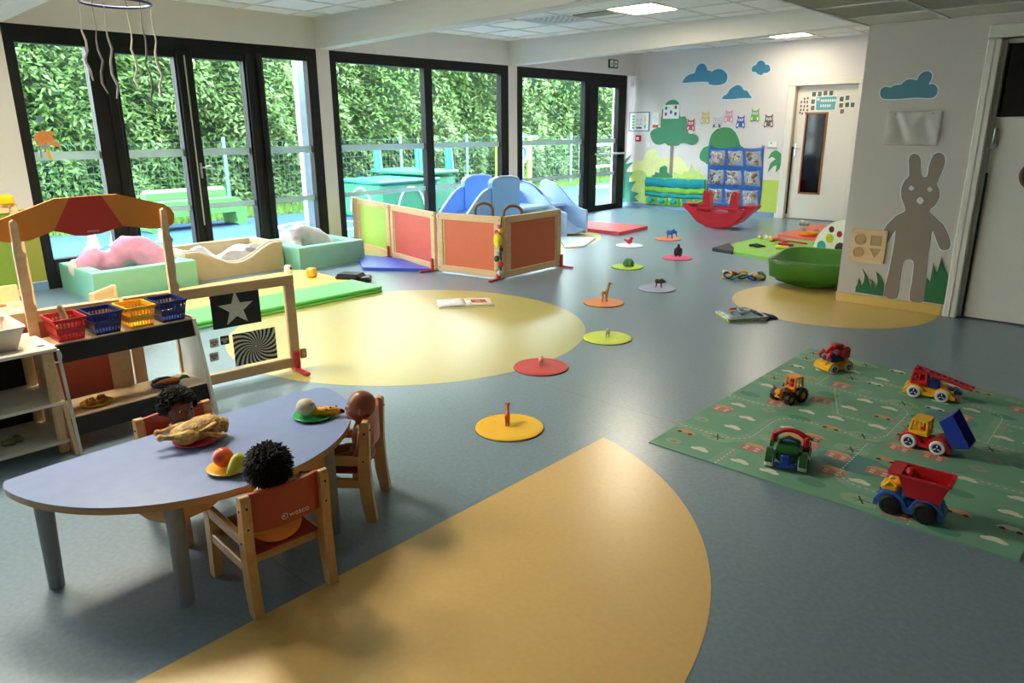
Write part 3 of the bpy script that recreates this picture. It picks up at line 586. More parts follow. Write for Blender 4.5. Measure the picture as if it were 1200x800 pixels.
# ---- shape board and clear pocket on the grey wall
t = thing('shape_board', 'square birch shape sorting board screwed to the grey wall beside the rabbit', 'toy board', (-1.84, 6.36, .355))
MB().prism(rrect(-.137, 0, .137, .27, .006, 2), .018, T=wallT(0)).build('board', BIRCH, t)
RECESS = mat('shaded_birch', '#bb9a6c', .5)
T4 = lambda: wallT(0)
for nm, outer in (('round_cutout', circ(-.06, .185, .045, 24)), ('square_cutout', [(.02, .145), (.1, .145), (.1, .225), (.02, .225)]), ('half_round_cutout', circ(-.065, .08, .042, 24)), ('triangle_cutout', [(.02, .12), (.105, .12), (.065, .045)])):
    cx = sum(p[0] for p in outer)/len(outer); cz = sum(p[1] for p in outer)/len(outer)
    MB().ring(outer, [(cx+(x-cx)*.86, cz+(z-cz)*.86) for x, z in outer], .005, .0175, T=wallT(0)).build(nm, RECESS, t)
    MB().prism([(cx+(x-cx)*.84, cz+(z-cz)*.84) for x, z in outer], .003, .0172, T=wallT(0)).build('inset', RECESS, t)
for x in (-.122, .122):
    for z in (.015, .255): MB().cyl((x, -.017, z), (x, -.0195, z), .006, .006, 10).build('screw', CHROME, t)
CLEARF = film_mat('clear_crinkled_film', '#e6e2d8', .45, .2)
t = thing('plastic_pocket', 'clear crinkled plastic pocket tacked to the grey wall under the cloud', 'wall pocket', (-1.635, 6.36, 1.285))
def pocket(u, v):
    x = -.19+.38*u; z = .255*v; r = 0.004+.02*abs(math.sin(7*u+2*v))*v*(1-v)*4+.018*max(0, .12-abs(abs(u-.47)-.3*(v-.3)))*8*v
    return (x-.01*v*0, -r, z)
MB().sheet(pocket, 26, 14).build('film', CLEARF, t, mods=[('SOLIDIFY', dict(thickness=.0008))])
for x in (-.13, .13): MB().cyl((x, -.004, .235), (x, -.012, .235), .006, .004, 10).build('tack', BLACK, t)

# ---- blue nine-pocket organizer
ORGB = fabric('blue_canvas', '#3d6cb4'); VIN = film_mat('clear_vinyl', '#e4e8ec', .3, .15)
t = thing('pocket_organizer', 'blue hanging organizer with nine clear pockets of fabric bits', 'wall organizer', (-5.66, 11.785, .12))
MB().sheet(lambda u, v: (-.49+.98*u+.01*math.sin(5*v), -.012-.006*math.sin(9*u+4*v), .99*v-(.02*math.sin(PI*((u*2) % 1)) if v > .9 else 0)), 22, 22).build('backing', ORGB, t, mods=[('SOLIDIFY', dict(thickness=.006))])
CON = [mat('fabric_bits_a', '#937c60', .9, var=.45, scale=26, island=.4), mat('fabric_bits_b', '#7d6854', .9, var=.5, scale=22, island=.4), mat('fabric_bits_c', '#a08c80', .9, var=.4, scale=24, island=.4)]
for i in range(3):
    for j in range(3):
        px, pz = -.325+.325*i, .055+.315*j
        def pk(u, v, px=px, pz=pz): 
            bulge = .085*math.sin(PI*u)**.7*(1-.45*v)*min(1, 4*v+.25); return (px-.135+.27*u+.02*math.sin(3*v+i), -.022-bulge, pz+.235*v+.03*abs(u-.5)*v)
        pkt = MB().sheet(pk, 12, 9).build('pocket', VIN, t, mods=[('SOLIDIFY', dict(thickness=.002))])
        b = MB()
        for k in range(16):
            b.ell((px+random.uniform(-.085, .085), -.06+random.uniform(-.02, .012), pz+random.uniform(.04, .2)), (random.uniform(.02, .05), .018, random.uniform(.02, .045)), 7, 5)
        b.build('contents', CON[(i+j) % 3], pkt)
        MB().box((px, -.03, pz+.12), (.27, .005, .008)).build('seam', ORGB, pkt) if False else None
for x in (-.46, 0, .46): MB().ring(circ(x, 1.0, .022, 12), circ(x, 1.0, .01, 12), .006, .008, T=wallT(0)).build('hook_tab', ORGB, t)
# ---- green and turquoise organizer
t = thing('pocket_organizer', 'turquoise and lime fabric organizer with five gathered lower pockets', 'wall organizer', (-6.77, 11.785, .06))
TQ = fabric('turquoise_nylon', '#288c9a'); LM = fabric('lime_nylon', '#78b248')
MB().box((0, -.012, .25), (1.19, .02, .5), bev=.008).build('backing', LM, t)
def band(z0, z1, d, seed): 
    return lambda u, v: (-.6+1.2*u, -.026-d*math.sin(PI*min(1, v*1.1))-.008*math.sin(31*u+seed)-.006*math.sin(17*u+5*v+seed), z0+(z1-z0)*v-.012*math.sin(PI*u))
MB().sheet(band(.34, .5, .035, 1), 60, 8).build('top_flap', TQ, t, mods=[('SOLIDIFY', dict(thickness=.003))])
MB().sheet(band(.235, .345, .03, 2), 60, 8).build('middle_band', LM, t, mods=[('SOLIDIFY', dict(thickness=.003))])
MB().sheet(band(.16, .245, .025, 3), 60, 8).build('lower_band', TQ, t, mods=[('SOLIDIFY', dict(thickness=.003))])
for k in range(5):
    x = -.47+.235*k
    p = MB().sheet(lambda u, v: (x-.11+.22*u, -.024-.07*math.sin(PI*u)*(1-.6*abs(2*v-1))-.006*math.sin(20*u+k), .01+.15*v-.03*math.sin(PI*u)*v), 14, 8).build('pocket', LM, t, mods=[('SOLIDIFY', dict(thickness=.003))])
    MB().ell((x, -.055, .085), (.075, .042, .05), 14, 8).build('contents', TQ, p)
# ================================================================== FAR FLOOR: rocker, mats, cushion, tub
REDR = plastic('rocker_red', '#bb1e30', .3)
t = thing('seesaw_rocker', 'red plastic seesaw rocker with two upright handles near the mural wall', 'rocker', (-5.02, 10.1, 0), rz=.16)
arc = [(-.5, .27), (-.42, .2), (-.3, .08), (-.15, .015), (0, 0), (.15, .015), (.3, .08), (.42, .2), (.5, .27)]
arc = [(x, z) for x, z in arc]
top = [(.55, .33), (.46, .33), (.3, .26), (.2, .235), (0, .225), (-.2, .235), (-.3, .26), (-.46, .33), (-.55, .33)]
prof = arc+top
def yT(y0): return Matrix(((1, 0, 0, 0), (0, 0, 1, y0), (0, 1, 0, 0), (0, 0, 0, 1)))
MB().prism(prof, .3, -.15, T=yT(0), smooth=False).build('hull', REDR, t, mods=[('BEVEL', dict(width=.02, segments=2, limit_method='ANGLE'))])
for y in (-.165, .15):
    outer = [(x, z) for x, z in circ(0, .5, .5, 24, None, PI*1.15, PI*1.85)]+[(.5, .31), (.44, .31)]; 
    MB().ring([(x*1.0, z) for x, z in circ(0, .46, .44, 30, .44, PI*1.12, PI*1.88)]+[(.36, .3), (-.36, .3)], [(x, z) for x, z in circ(0, .46, .37, 30, .36, PI*1.15, PI*1.85)]+[(.3, .27), (-.3, .27)], .02, y, T=yT(0)).build('rim_rib', REDR, t)
for sx in (-1, 1):
    h = MB().prism([(sx*.27, .24), (sx*.13, .24), (sx*.16, .5), (sx*.2, .54), (sx*.25, .52)], .17, -.085, T=yT(0)).build('upright_handle', REDR, t, mods=[('BEVEL', dict(width=.018, segments=2, limit_method='ANGLE'))])
    MB().cyl((sx*.2, -.13, .49), (sx*.2, .13, .49), .015, .015, 12).build('grip', REDR, h)
    MB().box((sx*.44, 0, .335), (.2, .28, .02), bev=.008).build('seat', REDR, t)

def slab(name, label, quad, h, m, z=0, group=None, bev=.012, cat='mat'):
    cx = sum(p[0] for p in quad)/4; cy = sum(p[1] for p in quad)/4
    pts = []
    n = len(quad)
    for i in range(n):
        p0, p1, p2 = (Vector(quad[(i+k) % n]) for k in (-1, 0, 1))
        a = (p0-p1).normalized(); b = (p2-p1).normalized(); r = .02
        pts += [tuple(p1+a*r), tuple(p1+(a+b)*r*.3), tuple(p1+b*r)]
    o = MB().prism([(x-cx, y-cy) for x, y in pts], h).build(name, m, loc=(cx, cy, z), mods=[('BEVEL', dict(width=bev, segments=2, limit_method='ANGLE', angle_limit=.9))])
    return tag(o, label, cat, group)
slab('floor_mat', 'red foam floor mat lying beyond the blue slide', [(-6.84, 9.14), (-6.27, 8.45), (-5.66, 8.42), (-5.72, 9.25)], .05, mat('red_vinyl', '#d65058', .45, var=.04))
t = thing('play_mat', 'lime green play mat with a black corner under scattered toys', 'mat', (-3.4, 8.6, 0))
gm = mat('lime_mat_vinyl', '#8cc653', .55, var=.05)
MB().prism([(x+3.4, y-8.6) for x, y in [(-4.07, 8.5), (-3.8, 8.0), (-3.34, 7.9), (-2.6, 7.72), (-2.4, 9.3), (-3.35, 9.45), (-4.05, 9.3)]], .03).build('mat_body', gm, t, mods=[('BEVEL', dict(width=.01, segments=2))])
MB().prism([(x+3.4, y-8.6) for x, y in [(-4.08, 8.05), (-3.77, 7.975), (-3.88, 8.22), (-4.1, 8.54)]], .04).build('black_corner', mat('black_vinyl', '#2a2a2e', .4), t, mods=[('BEVEL', dict(width=.012, segments=2))])
slab('play_mat', 'orange red play mat in front of the white door', [(-4.0, 9.75), (-3.35, 9.47), (-2.5, 9.55), (-2.6, 11.2), (-3.95, 11.15)][:1]+[(-2.5, 9.4), (-2.6, 11.2), (-4.0, 11.1)], .03, mat('coral_vinyl', '#ea7458', .5, var=.05))
# toys on the mats
t = thing('rattle_ring', 'white and yellow ring rattle at the left of the lime mat', 'toy', (-3.95, 9.25, .03))
for k in range(7): MB().ell((.07*math.cos(k*.9), .07*math.sin(k*.9), .02), .022, 10, 6).build('bead', (WHITEP, YELLOW, WHITEP, mat('grey_bead', '#8a8f98', .4))[k % 4], t)
t = thing('soft_toy_snake', 'yellow and red soft toy with a red paddle on the lime mat', 'toy', (-3.65, 8.95, .03))
MB().ell((-.12, .12, .03), (.045, .04, .035)).build('head', YELLOW, t)
MB().tube([(-.1, .1, .03), (0, .06, .05), (.1, -.05, .04), (.14, -.12, .03)], [.022, .022, .025, .03], 8).build('body', RED, t)
MB().box((.17, -.17, .025), (.18, .09, .03), bev=.01, rz=-.3).build('paddle', plastic('dark_red_plastic', '#a01828'), t)
MB().tube([(.0, .05, .03), (.15, .08, .03), (.35, .02, .03)], .012, 8).build('handle', RED, t)
t = thing('toy_brush', 'yellow toy brush with a red handle on the lime mat', 'toy', (-3.35, 8.62, .03), rz=.5)
MB().box((-.1, 0, .02), (.16, .07, .035), bev=.012).build('brush_head', plastic('lemon_plastic', '#e2d83a'), t); MB().tube([(-.02, 0, .025), (.2, .02, .02)], .01, 8).build('handle', RED, t)
t = thing('toy_plane', 'flat black cross shaped toy lying on the lime mat', 'toy', (-3.72, 8.5, .03), rz=.3)
MB().tube([(-.09, 0, .018), (.0, 0, .025), (.1, 0, .016)], [.014, .022, .008], 8).build('body', BLACK, t); MB().box((0, 0, .022), (.05, .17, .01), bev=.004, rz=.3).build('wing', BLACK, t)
t = thing('toy_duck', 'orange toy duck dish with a grey lid on the orange mat', 'toy', (-3.62, 9.85, .03))
MB().lathe([(0, 0), (.1, 0), (.14, .05), (.12, .06), (.05, .03), (0, .03)]).build('dish', plastic('amber_plastic', '#f0952a'), t); MB().ell((-.1, .1, .06), (.035, .035, .03)).build('knob', mat('grey_knob', '#8f93a8', .4), t); MB().ell((.06, .12, .06), (.035, .035, .03)).build('knob', mat('violet_knob', '#9a88b4', .4), t)
t = thing('stacking_blocks', 'red toy block with a black strap beside the dotted cushion', 'toy', (-3.02, 8.65, .03)); MB().box((0, 0, .05), (.13, .1, .1), bev=.02).build('block', RED, t); MB().tube([(-.06, -.04, .09), (0, -.02, .13), (.07, .02, .08)], .014, 8).build('strap', BLACK, t)
t = thing('clear_toy_car', 'small white and green toy at the top of the orange mat', 'toy', (-4.0, 10.7, .03)); MB().box((0, 0, .04), (.14, .07, .04), bev=.015).build('body', mat('sage_plastic', '#8fa08a', .4), t); MB().ell((-.03, 0, .07), (.04, .03, .03)).build('cab', WHITEP, t)
t = thing('fabric_book', 'patterned pink and yellow cloth book on the orange mat', 'book', (-3.2, 10.2, .03)); MB().box((0, 0, .015), (.3, .25, .03), bev=.01).build('cover', mat('pink_patterned_cloth', '#e49a7a', .9, var=.25, scale=30, c2='#d84a8a'), t)
# dotted cushion (half-disc back rest)
t = thing('dotted_cushion', 'white half-round cushion with coloured dots leaning behind the wall corner', 'cushion', (-2.62, 8.45, .03), rz=-.35)
MB().prism([(-.42, 0)]+[(.42*math.cos(PI-PI*k/24)-.0, .42*math.sin(PI*k/24)) for k in range(25)], .22, -.11, T=yT(0)).build('cushion_body', fabric('white_canvas', '#e0dccf', .03), t, mods=[('BEVEL', dict(width=.03, segments=3, limit_method='ANGLE'))])
for x, z, r, c in ((-.19, .3, .035, '#5a2c30'), (-.08, .26, .035, '#b0242c'), (-.2, .2, .05, '#b4b81c'), (-.3, .1, .06, '#2f9aa4'), (-.05, .1, .07, '#4a2a2e'), (.05, .3, .05, '#2f9a7c'), (.16, .18, .06, '#b0242c'), (-.2, .0, .04, '#4a2a2e'), (.1, .03, .05, '#b4b81c'), (-.33, .0, .03, '#d43a84'), (.02, .39, .03, '#5a2c30')):
    p = [(x+r*math.cos(q*PI/10), z+r*math.sin(q*PI/10)) for q in range(20)]
    p = [(a, max(b, .006)) for a, b in p if a*a+b*b < .41**2]
    if len(p) > 4: MB().prism(p, .002, .111, T=wallT(0)).build('dot', mat('dot_'+c[1:], c, .9), t)
# green basin
t = thing('rocking_tub', 'green plastic rocking tub half hidden behind the grey wall corner', 'tub', (-2.44, 6.87, 0), rz=.06); t.scale = (.83, 1, 1)
TUB = plastic('olive_green_plastic', '#437a22', .35)
n = 40
def rr(hx, hy, e=4.0): return [(hx*math.copysign(abs(math.cos(2*PI*k/n))**(2/e), math.cos(2*PI*k/n)), hy*math.copysign(abs(math.sin(2*PI*k/n))**(2/e), math.sin(2*PI*k/n))) for k in range(n)]
b = MB(); levels = [(.36, .27, .05), (.38, .285, .08), (.425, .318, .09), (.44, .33, .2), (.45, .34, .245), (.44, .33, .255), (.40, .29, .25), (.36, .25, .12), (.2, .15, .1)]
vs = []; fs = []
for hx, hy, z in levels:
    for k, (x, y) in enumerate(rr(hx, hy)): vs.append((x, y, z+(.05*max(0, y/hy) if z > .15 else 0)))
for i in range(len(levels)-1):
    for k in range(n): fs.append((i*n+k, i*n+(k+1) % n, (i+1)*n+(k+1) % n, (i+1)*n+k))
fs.append(tuple(range(n-1, -1, -1))); fs.append(tuple((len(levels)-1)*n+k for k in range(n)))
b.add(vs, fs, True).build('tub_shell', TUB, t)
MB().sheet(lambda u, v: ((.3-.02*v)*(2*u-1), .2*(2*v-1), .012+.09*abs(2*u-1)**2*.4), 14, 6).build('rocker_base', TUB, t, mods=[('SOLIDIFY', dict(thickness=.06, offset=1))])
MB().box((-.33, -.27, .257), (.08, .03, .008), bev=.003).build('hand_slot', BLACK, t)

# ================================================================== discs with animals, books, chain

def disc(x, y, c, label, rim=False):
    t = thing('floor_disc', label, 'floor disc', (x, y, 0), group='coloured floor discs')
    m = mat('disc_'+c[1:], c, .5, var=.03)
    MB().lathe([(0, .012), (.158, .012), (.168, .009), (.17, .004), (.168, .0), (0, .0)], seg=48, smooth=False).build('plate', m, t)
    if rim: MB().lathe([(.142, .0121), (.146, .0145), (.15, .0121)], seg=48).build('raised_rim', m, t)
    MB().lathe([(.165, -.0), (.1715, .0), (.1715, .0035), (.165, .0035)], seg=48).build('foot_edge', BLACK, t)
disc(-2.266, 2.464, '#f2bf2c', 'golden yellow floor disc nearest the camera', True)
disc(-2.763, 3.298, '#c8484a', 'red floor disc at the rim of the pale yellow circle', True)
disc(-2.829, 4.106, '#d4e23c', 'bright lemon lime floor disc right of the pale yellow circle', True)
disc(-3.48, 4.978, '#e98a45', 'orange floor disc under a giraffe figure')
disc(-3.438, 5.762, '#a8a6c8', 'lavender floor disc under a brown figure')
disc(-4.138, 7.338, '#d8507c', 'pink floor disc under a dark gorilla figure')
disc(-4.257, 6.502, '#b2d63c', 'leaf green floor disc under a round green figure')
disc(-5.054, 7.749, '#dfe4ea', 'white floor disc near the red mat')
disc(-4.978, 8.56, '#ea7a48', 'orange floor disc farthest back near the rocker')
def quad(name, label, loc, rz, m, s, body=(.5, .2, .22), legh=.4, neck=(.25, .3), head=(.14, .1, .12), tail=.3, ears=.06, extra=None, cat='toy animal'):
    """standing four legged figure, lengths in units of s, facing +x; one voxel skin"""
    t = thing(name, label, cat, loc, rz, group='toy animals on the discs'); b = MB(); L, W_, Hh = body; z = legh+Hh*.45
    b.ell((0, 0, z*s), (L/2*s, W_/2*s, Hh/2*s)); b.ell((L*.28*s, 0, (z+.03)*s), (L*.24*s, W_*.52*s, Hh*.55*s)); b.ell((-L*.28*s, 0, (z+.01)*s), (L*.24*s, W_*.5*s, Hh*.52*s))
    for sx in (-1, 1):
        for sy in (-1, 1):
            x = sx*L*.34; y = sy*W_*.3; k = .03 if sx < 0 else -.02
            b.tube([(x*s, y*s, z*s), ((x+k)*s, y*s, legh*.5*s), ((x-k*.6)*s, y*s, .03*s), ((x-k*.6+.03)*s, y*s, .012*s)], [.075*s, .05*s, .042*s, .05*s], 8)
    nx, nz = neck; b.tube([(L*.36*s, 0, (z+.02)*s), ((L*.36+nx)*s, 0, (z+nz)*s)], [.1*s, .075*s], 8)
    hx, hz = L*.36+nx, z+nz
    b.ell(((hx+.05)*s, 0, hz*s), (head[0]*s, head[1]*s, head[2]*s)); b.ell(((hx+.05+head[0])*s, 0, (hz-.03)*s), (head[0]*.6*s, head[1]*.7*s, head[2]*.6*s))
    for sy in (-1, 1): b.ell(((hx)*s, sy*head[1]*.9*s, (hz+head[2]*.9)*s), (ears*.5*s, ears*.6*s, ears*s))
    b.tube([(-L*.48*s, 0, z*s), (-(L*.5+.08)*s, 0, (z-.02)*s), (-(L*.5+.1)*s, 0, (z-tail)*s)], [.025*s, .018*s, .022*s], 6)
    if extra: extra(b, s)
    b.build('body', m, t, mods=voxel(s*.022, 2)); 
    e = MB()
    for sy in (-1, 1): e.ell(((hx+.05+head[0]*.6)*s, sy*head[1]*.8*s, (hz+head[2]*.35)*s), .018*s, 8, 6)
    e.build('eyes', BLACK, t); return t
Z = .0125
tg = mat('tiger_orange', '#d8641e', .5, var=.5, scale=90, stretch=(3, .4, .4), c2='#6a2c10')
quad('toy_tiger', 'orange striped toy tiger standing on the golden yellow disc', (-2.285, 2.47, Z), 2.3, mat('tiger_orange_fur', '#dc6a20', .5, c2='#9a3a10', scale=40, stretch=(4, .5, .5)), .105)
quad('toy_pig', 'pink piglet figure on the red disc', (-2.775, 3.31, Z), 2.25, plastic('pig_pink', '#e0a090', .5), .085, body=(.62, .34, .36), legh=.22, neck=(.06, .06), head=(.16, .14, .14), tail=.06)
quad('toy_sheep', 'grey white toy sheep on the lemon lime disc', (-2.835, 4.115, Z), 2.1, mat('fleece_grey', '#b4b2a8', .9, var=.25, scale=60), .085, body=(.6, .36, .38), legh=.25, neck=(.08, .1), head=(.13, .1, .12), tail=.1)
quad('toy_giraffe', 'tall yellow brown toy giraffe on the orange disc', (-3.48, 4.985, Z), .9, mat('giraffe_ochre', '#d2962e', .5, c2='#b0701c', scale=60), .13, body=(.42, .2, .22), legh=.48, neck=(.14, .62), head=(.1, .06, .07), tail=.25, ears=.04)
quad('toy_bison', 'dark brown toy buffalo on the lavender disc', (-3.43, 5.775, Z), .5, mat('bison_brown', '#4a3424', .7, var=.3, scale=50), .115, body=(.62, .28, .36), legh=.34, neck=(.06, .02), head=(.15, .12, .15), tail=.2, ears=.09)
quad('toy_elephant', 'blue toy elephant on the farthest orange disc', (-4.96, 8.57, Z), .4, plastic('elephant_blue', '#2f5fb4', .5), .15, body=(.6, .34, .4), legh=.34, neck=(.08, .08), head=(.17, .15, .18), tail=.2, ears=.12, extra=lambda b, s: b.tube([(.5*s, 0, .5*s), (.56*s, 0, .35*s), (.6*s, 0, .18*s)], [.07*s, .05*s, .035*s], 8))
t = thing('toy_gorilla', 'dark upright toy gorilla on the pink disc', 'toy animal', (-4.135, 7.35, Z), -1.2, group='toy animals on the discs'); t.scale = (.75, .7, .9)
b = MB(); b.ell((0, 0, .07), (.035, .042, .05)); b.ell((0, 0, .105), (.034, .048, .028)); b.ell((.012, 0, .14), (.026, .024, .03))
for sy in (-1, 1): b.tube([(0, sy*.045, .11), (.015, sy*.055, .06), (.03, sy*.045, .02)], [.018, .015, .013]); b.tube([(0, sy*.022, .06), (.01, sy*.026, .03), (.008, sy*.026, .008)], [.022, .018, .018])
b.build('body', mat('gorilla_black', '#2e2430', .6, var=.2), t, mods=voxel(.005, 2))
t = thing('toy_tortoise', 'green domed toy tortoise on the leaf green disc', 'toy animal', (-4.25, 6.515, Z), -.8, group='toy animals on the discs')
b = MB(); b.lathe([(0, .085), (.03, .08), (.05, .06), (.06, .03), (.056, .018), (0, .018)], seg=20).build('shell', mat('shell_green', '#2c7a44', .45, var=.3, scale=40), t)
b = MB(); b.ell((.065, 0, .035), (.022, .017, .018))
for sx in (-1, 1):
    for sy in (-1, 1): b.tube([(sx*.035, sy*.03, .03), (sx*.045, sy*.045, .006)], [.014, .013])
b.build('body', mat('tortoise_olive', '#5c8a3c', .5), t)
t = thing('toy_bird', 'red toy bird on the white disc', 'toy animal', (-5.06, 7.755, Z), .6, group='toy animals on the discs'); t.scale = (.8,)*3
b = MB(); b.ell((0, 0, .055), (.045, .035, .04)); b.ell((.03, 0, .1), (.028, .026, .028)); b.tube([(-.03, 0, .06), (-.085, 0, .085)], [.02, .012]); b.tube([(0, -.015, .03), (.0, -.015, .004)], .006); b.tube([(0, .015, .03), (.0, .015, .004)], .006)
b.build('body', mat('bird_red', '#c8243c', .5), t, mods=voxel(.004, 2)); MB().tube([(.055, 0, .1), (.075, 0, .095)], [.008, .001]).build('beak', YELLOW, t)
# open board book on the pale circle
def book(name, label, loc, rz, w_, h_, m1, m2, spots, th=.018):
    t = thing(name, label, 'book', loc, rz)
    for sx, m in ((-1, m1), (1, m2)):
        MB().sheet(lambda u, v: (sx*(.004+w_*u), h_*(v-.5), .004+th*(1-.55*u)*(.35+.65*min(1, 6*u+.2))), 8, 3).build('page', m, t, mods=[('SOLIDIFY', dict(thickness=.004))])
        MB().box((sx*(w_/2+.004), 0, .0025), (w_+.01, h_+.008, .004), bev=.001).build('cover', PAPER, t)
    for sx, x, y, ww, hh, c in spots:
        MB().sheet(lambda u, v: (sx*(x+ww*u), y+hh*v, .0052+th*(1-.55*((x+ww*u)/w_))*(.35+.65*min(1, 6*(x+ww*u)/w_+.2))), 5, 3).build('printed_picture', mat('print_'+c[1:], c, .7, var=.35, scale=70), t)
book('open_book', 'open picture book lying on the pale yellow circle', (-4.345, 4.18, .0015), .92, .225, .26, mat('page_white', '#e8e0e0', .7, var=.05, scale=40), mat('page_cream', '#ece0c4', .7, var=.05, scale=40),
     [(-1, .05, -.01, .12, .06, '#3f3c44'), (-1, .03, -.08, .17, .025, '#8a5a5c'), (1, .05, -.05, .13, .12, '#cc4a44'), (1, .005, -.1, .04, .07, '#9ccac8'), (1, .08, -.02, .05, .05, '#e8d8d0'), (-1, .06, -.05, .03, .03, '#2a2a30'), (-1, .12, .03, .05, .05, '#5a5258'), (1, .01, .06, .03, .04, '#e0c040')])
# cloth activity book beside the ochre circle
t = thing('cloth_book', 'colourful crumpled cloth book beside the warm yellow circle', 'book', (-2.38, 5.3, 0), .85)
CB = [mat('cloth_lime', '#b8bc5a', .9, var=.25, scale=30), mat('cloth_pale_blue', '#9fb8c8', .9, var=.3, scale=30), mat('cloth_white', '#d8d8d0', .9, var=.2, scale=30), mat('cloth_navy', '#39448c', .9, var=.25, scale=30), mat('cloth_coral', '#d07a54', .9, var=.2, scale=30)]
for k in range(3):
    MB().sheet(lambda u, v: (-.17+.3*u+.01*k, -.13+.26*v, .008+.012*k+.014*math.sin(4*u+k)*math.sin(3*v)), 12, 8).build('page', CB[(0, 2, 1)[k]], t, mods=[('SOLIDIFY', dict(thickness=.008))])
MB().sheet(lambda u, v: (.1+.14*u, -.1+.2*v, .028-.02*u+.008*math.sin(5*v)), 8, 8).build('page', CB[3], t, mods=[('SOLIDIFY', dict(thickness=.008))])
MB().tube([(-.12, -.06, .05), (-.08, .08, .05), (.05, .09, .05), (.08, -.03, .05)], .009).build('piping', CB[4], t)
MB().tube([(-.17, -.13, .02), (-.17, .13, .02), (.13, .13, .03), (.14, -.13, .03)], .007, closed=True).build('piping', CB[2], t)
MB().tube([(-.05, -.08, .05), (.02, -.06, .06), (.05, .02, .055), (-.02, .06, .05)], .012, closed=True).build('fabric_flower', CB[1], t)
# chain of linked rings
t = thing('link_chain', 'heap of colourful plastic links in front of the green tub', 'toy chain', (-3.05, 6.72, 0), .5)
LC = ['#1f6a4c', '#2f64b0', '#e0d8a0', '#f0a62c', '#b83060', '#e8e8e4', '#1f3a8a', '#d8c83a', '#18806a']
for k in range(13):
    a = .52*k; rx_ = .16+.02*math.sin(3*k); x, y = rx_*math.cos(a), .095*math.sin(a)+(.03 if k % 2 else -.02)
    MB().tube([(x+.042*math.cos(q*PI/8), y+.03*math.sin(q*PI/8), .034+.022*math.sin(q*PI/8+k)) for q in range(16)], .011, 7, closed=True).build('link', mat('link_'+LC[k % 9][1:], LC[k % 9], .35), t)
# ================================================================== RUG with printed town
t = thing('play_rug', 'green play rug printed with roads, houses and clouds under the toy trucks', 'rug', (-.95, 3.7, 0))
A, B_, C_, D_ = Vector((-1.654, 2.769)), Vector((-1.665, 4.79)), Vector((-.205, 4.56)), Vector((-.184, 2.763))
def ruv(u, v):
    p = A*(1-u)*(1-v)+B_*(1-u)*v+C_*u*v+D_*u*(1-v); return (p.x+.95, p.y-3.7)
RUGM = mat('rug_green', '#74a58c', .6, var=.08, scale=7, bump=.08, bscale=150, spec=.4)
edge = [ruv(0, k/10) for k in range(11)]+[ruv(k/8, 1) for k in range(1, 9)]+[ruv(1, 1-k/10) for k in range(1, 11)]+[ruv(1-k/8, 0) for k in range(1, 8)]
MB().prism(edge[::-1], .006).build('rug_base', RUGM, t)
RW, RH = 1.47, 1.95          # print layout in rug metres
def rp(x, y): return ruv(x/RW, y/RH)
road = MB(); dash = MB(); lightg = MB(); darkg = MB(); cloudp = MB(); pinkp = MB(); orp = MB(); cre = MB(); ink = MB(); pond = MB()
def flat(b, pts, z): b.prism([rp(min(max(x, .002), RW-.002), min(max(y, .002), RH-.002)) for x, y in pts], .0003, z)
nrib = [0]
def ribbon(pts, wd):
    P = [Vector(p) for p in pts]; nrib[0] += 1; z = .0061+.00003*nrib[0]; n = len(P); vs = []
    for i in range(n):
        t_ = (P[min(i+1, n-1)]-P[max(i-1, 0)]).normalized(); o_ = Vector((-t_.y, t_.x))*wd/2
        for q in (P[i]-o_, P[i]+o_):
            x, y = rp(min(max(q.x, .002), RW-.002), min(max(q.y, .002), RH-.002)); vs.append((x, y, z))
    road.add(vs, [(2*i, 2*i+2, 2*i+3, 2*i+1) for i in range(n-1)])
    S = [0.]
    for i in range(len(P)-1): S.append(S[-1]+(P[i+1]-P[i]).length)
    def along(q):
        for i in range(len(P)-1):
            if q <= S[i+1]+1e-9 and S[i+1] > S[i]: return P[i].lerp(P[i+1], (q-S[i])/(S[i+1]-S[i]))
        return P[-1]
    for k in range(int(S[-1]/.028)):
        s_, e_ = along(k*.028), along(k*.028+.014); t_ = e_-s_
        if t_.length < 1e-4: continue
        t_.normalize(); n = Vector((-t_.y, t_.x))*.0032; flat(dash, [tuple(s_-n), tuple(e_-n), tuple(e_+n), tuple(s_+n)], .0068)
def arcp(cx, cy, r, a0, a1, n=12): return [(cx+r*math.cos(math.radians(a0+(a1-a0)*k/n)), cy+r*math.sin(math.radians(a0+(a1-a0)*k/n))) for k in range(n+1)]
ribbon([(0, .28), (.22, .28)]+arcp(.22, .4, .12, -90, 0)+[(.34, .62)]+arcp(.46, .62, .12, 180, 90)+[(.7, .74)]+arcp(.7, .86, .12, -90, 0)+[(.82, 1.2)], .07)
ribbon([(.34, 0), (.34, .2)], .07); ribbon([(.82, 1.2)]+arcp(.7, 1.2, .12, 0, 90)+[(.3, 1.32), (0, 1.32)], .07)
ribbon([(.3, 1.32), (.3, 1.95)], .07); ribbon([(.82, 1.1), (1.47, 1.1)], .07); ribbon([(1.12, 0), (1.12, .5)]+arcp(1.24, .5, .12, 180, 90)+[(1.47, .62)], .07)
ribbon([(1.12, .2), (.9, .2)]+arcp(.9, .32, .12, 270, 180)+[(.78, .7)], .07); ribbon([(1.2, 1.1), (1.2, 1.5)]+arcp(1.08, 1.5, .12, 0, 90)+[(.7, 1.62), (.3, 1.62)], .07)
ribbon([(0, .8), (.18, .8)]+arcp(.18, .95, .15, -90, 90)+[(0, 1.1)], .06); ribbon([(1.2, 1.45), (1.47, 1.45)], .06); ribbon([(.8, .95), (.55, .95), (.4, 1.32)], .06)
rnd = random.Random(3)
spots = [(x, y) for x in [.08+.164*i for i in range(9)] for y in [.08+.163*j for j in range(12)]]
rnd.shuffle(spots)
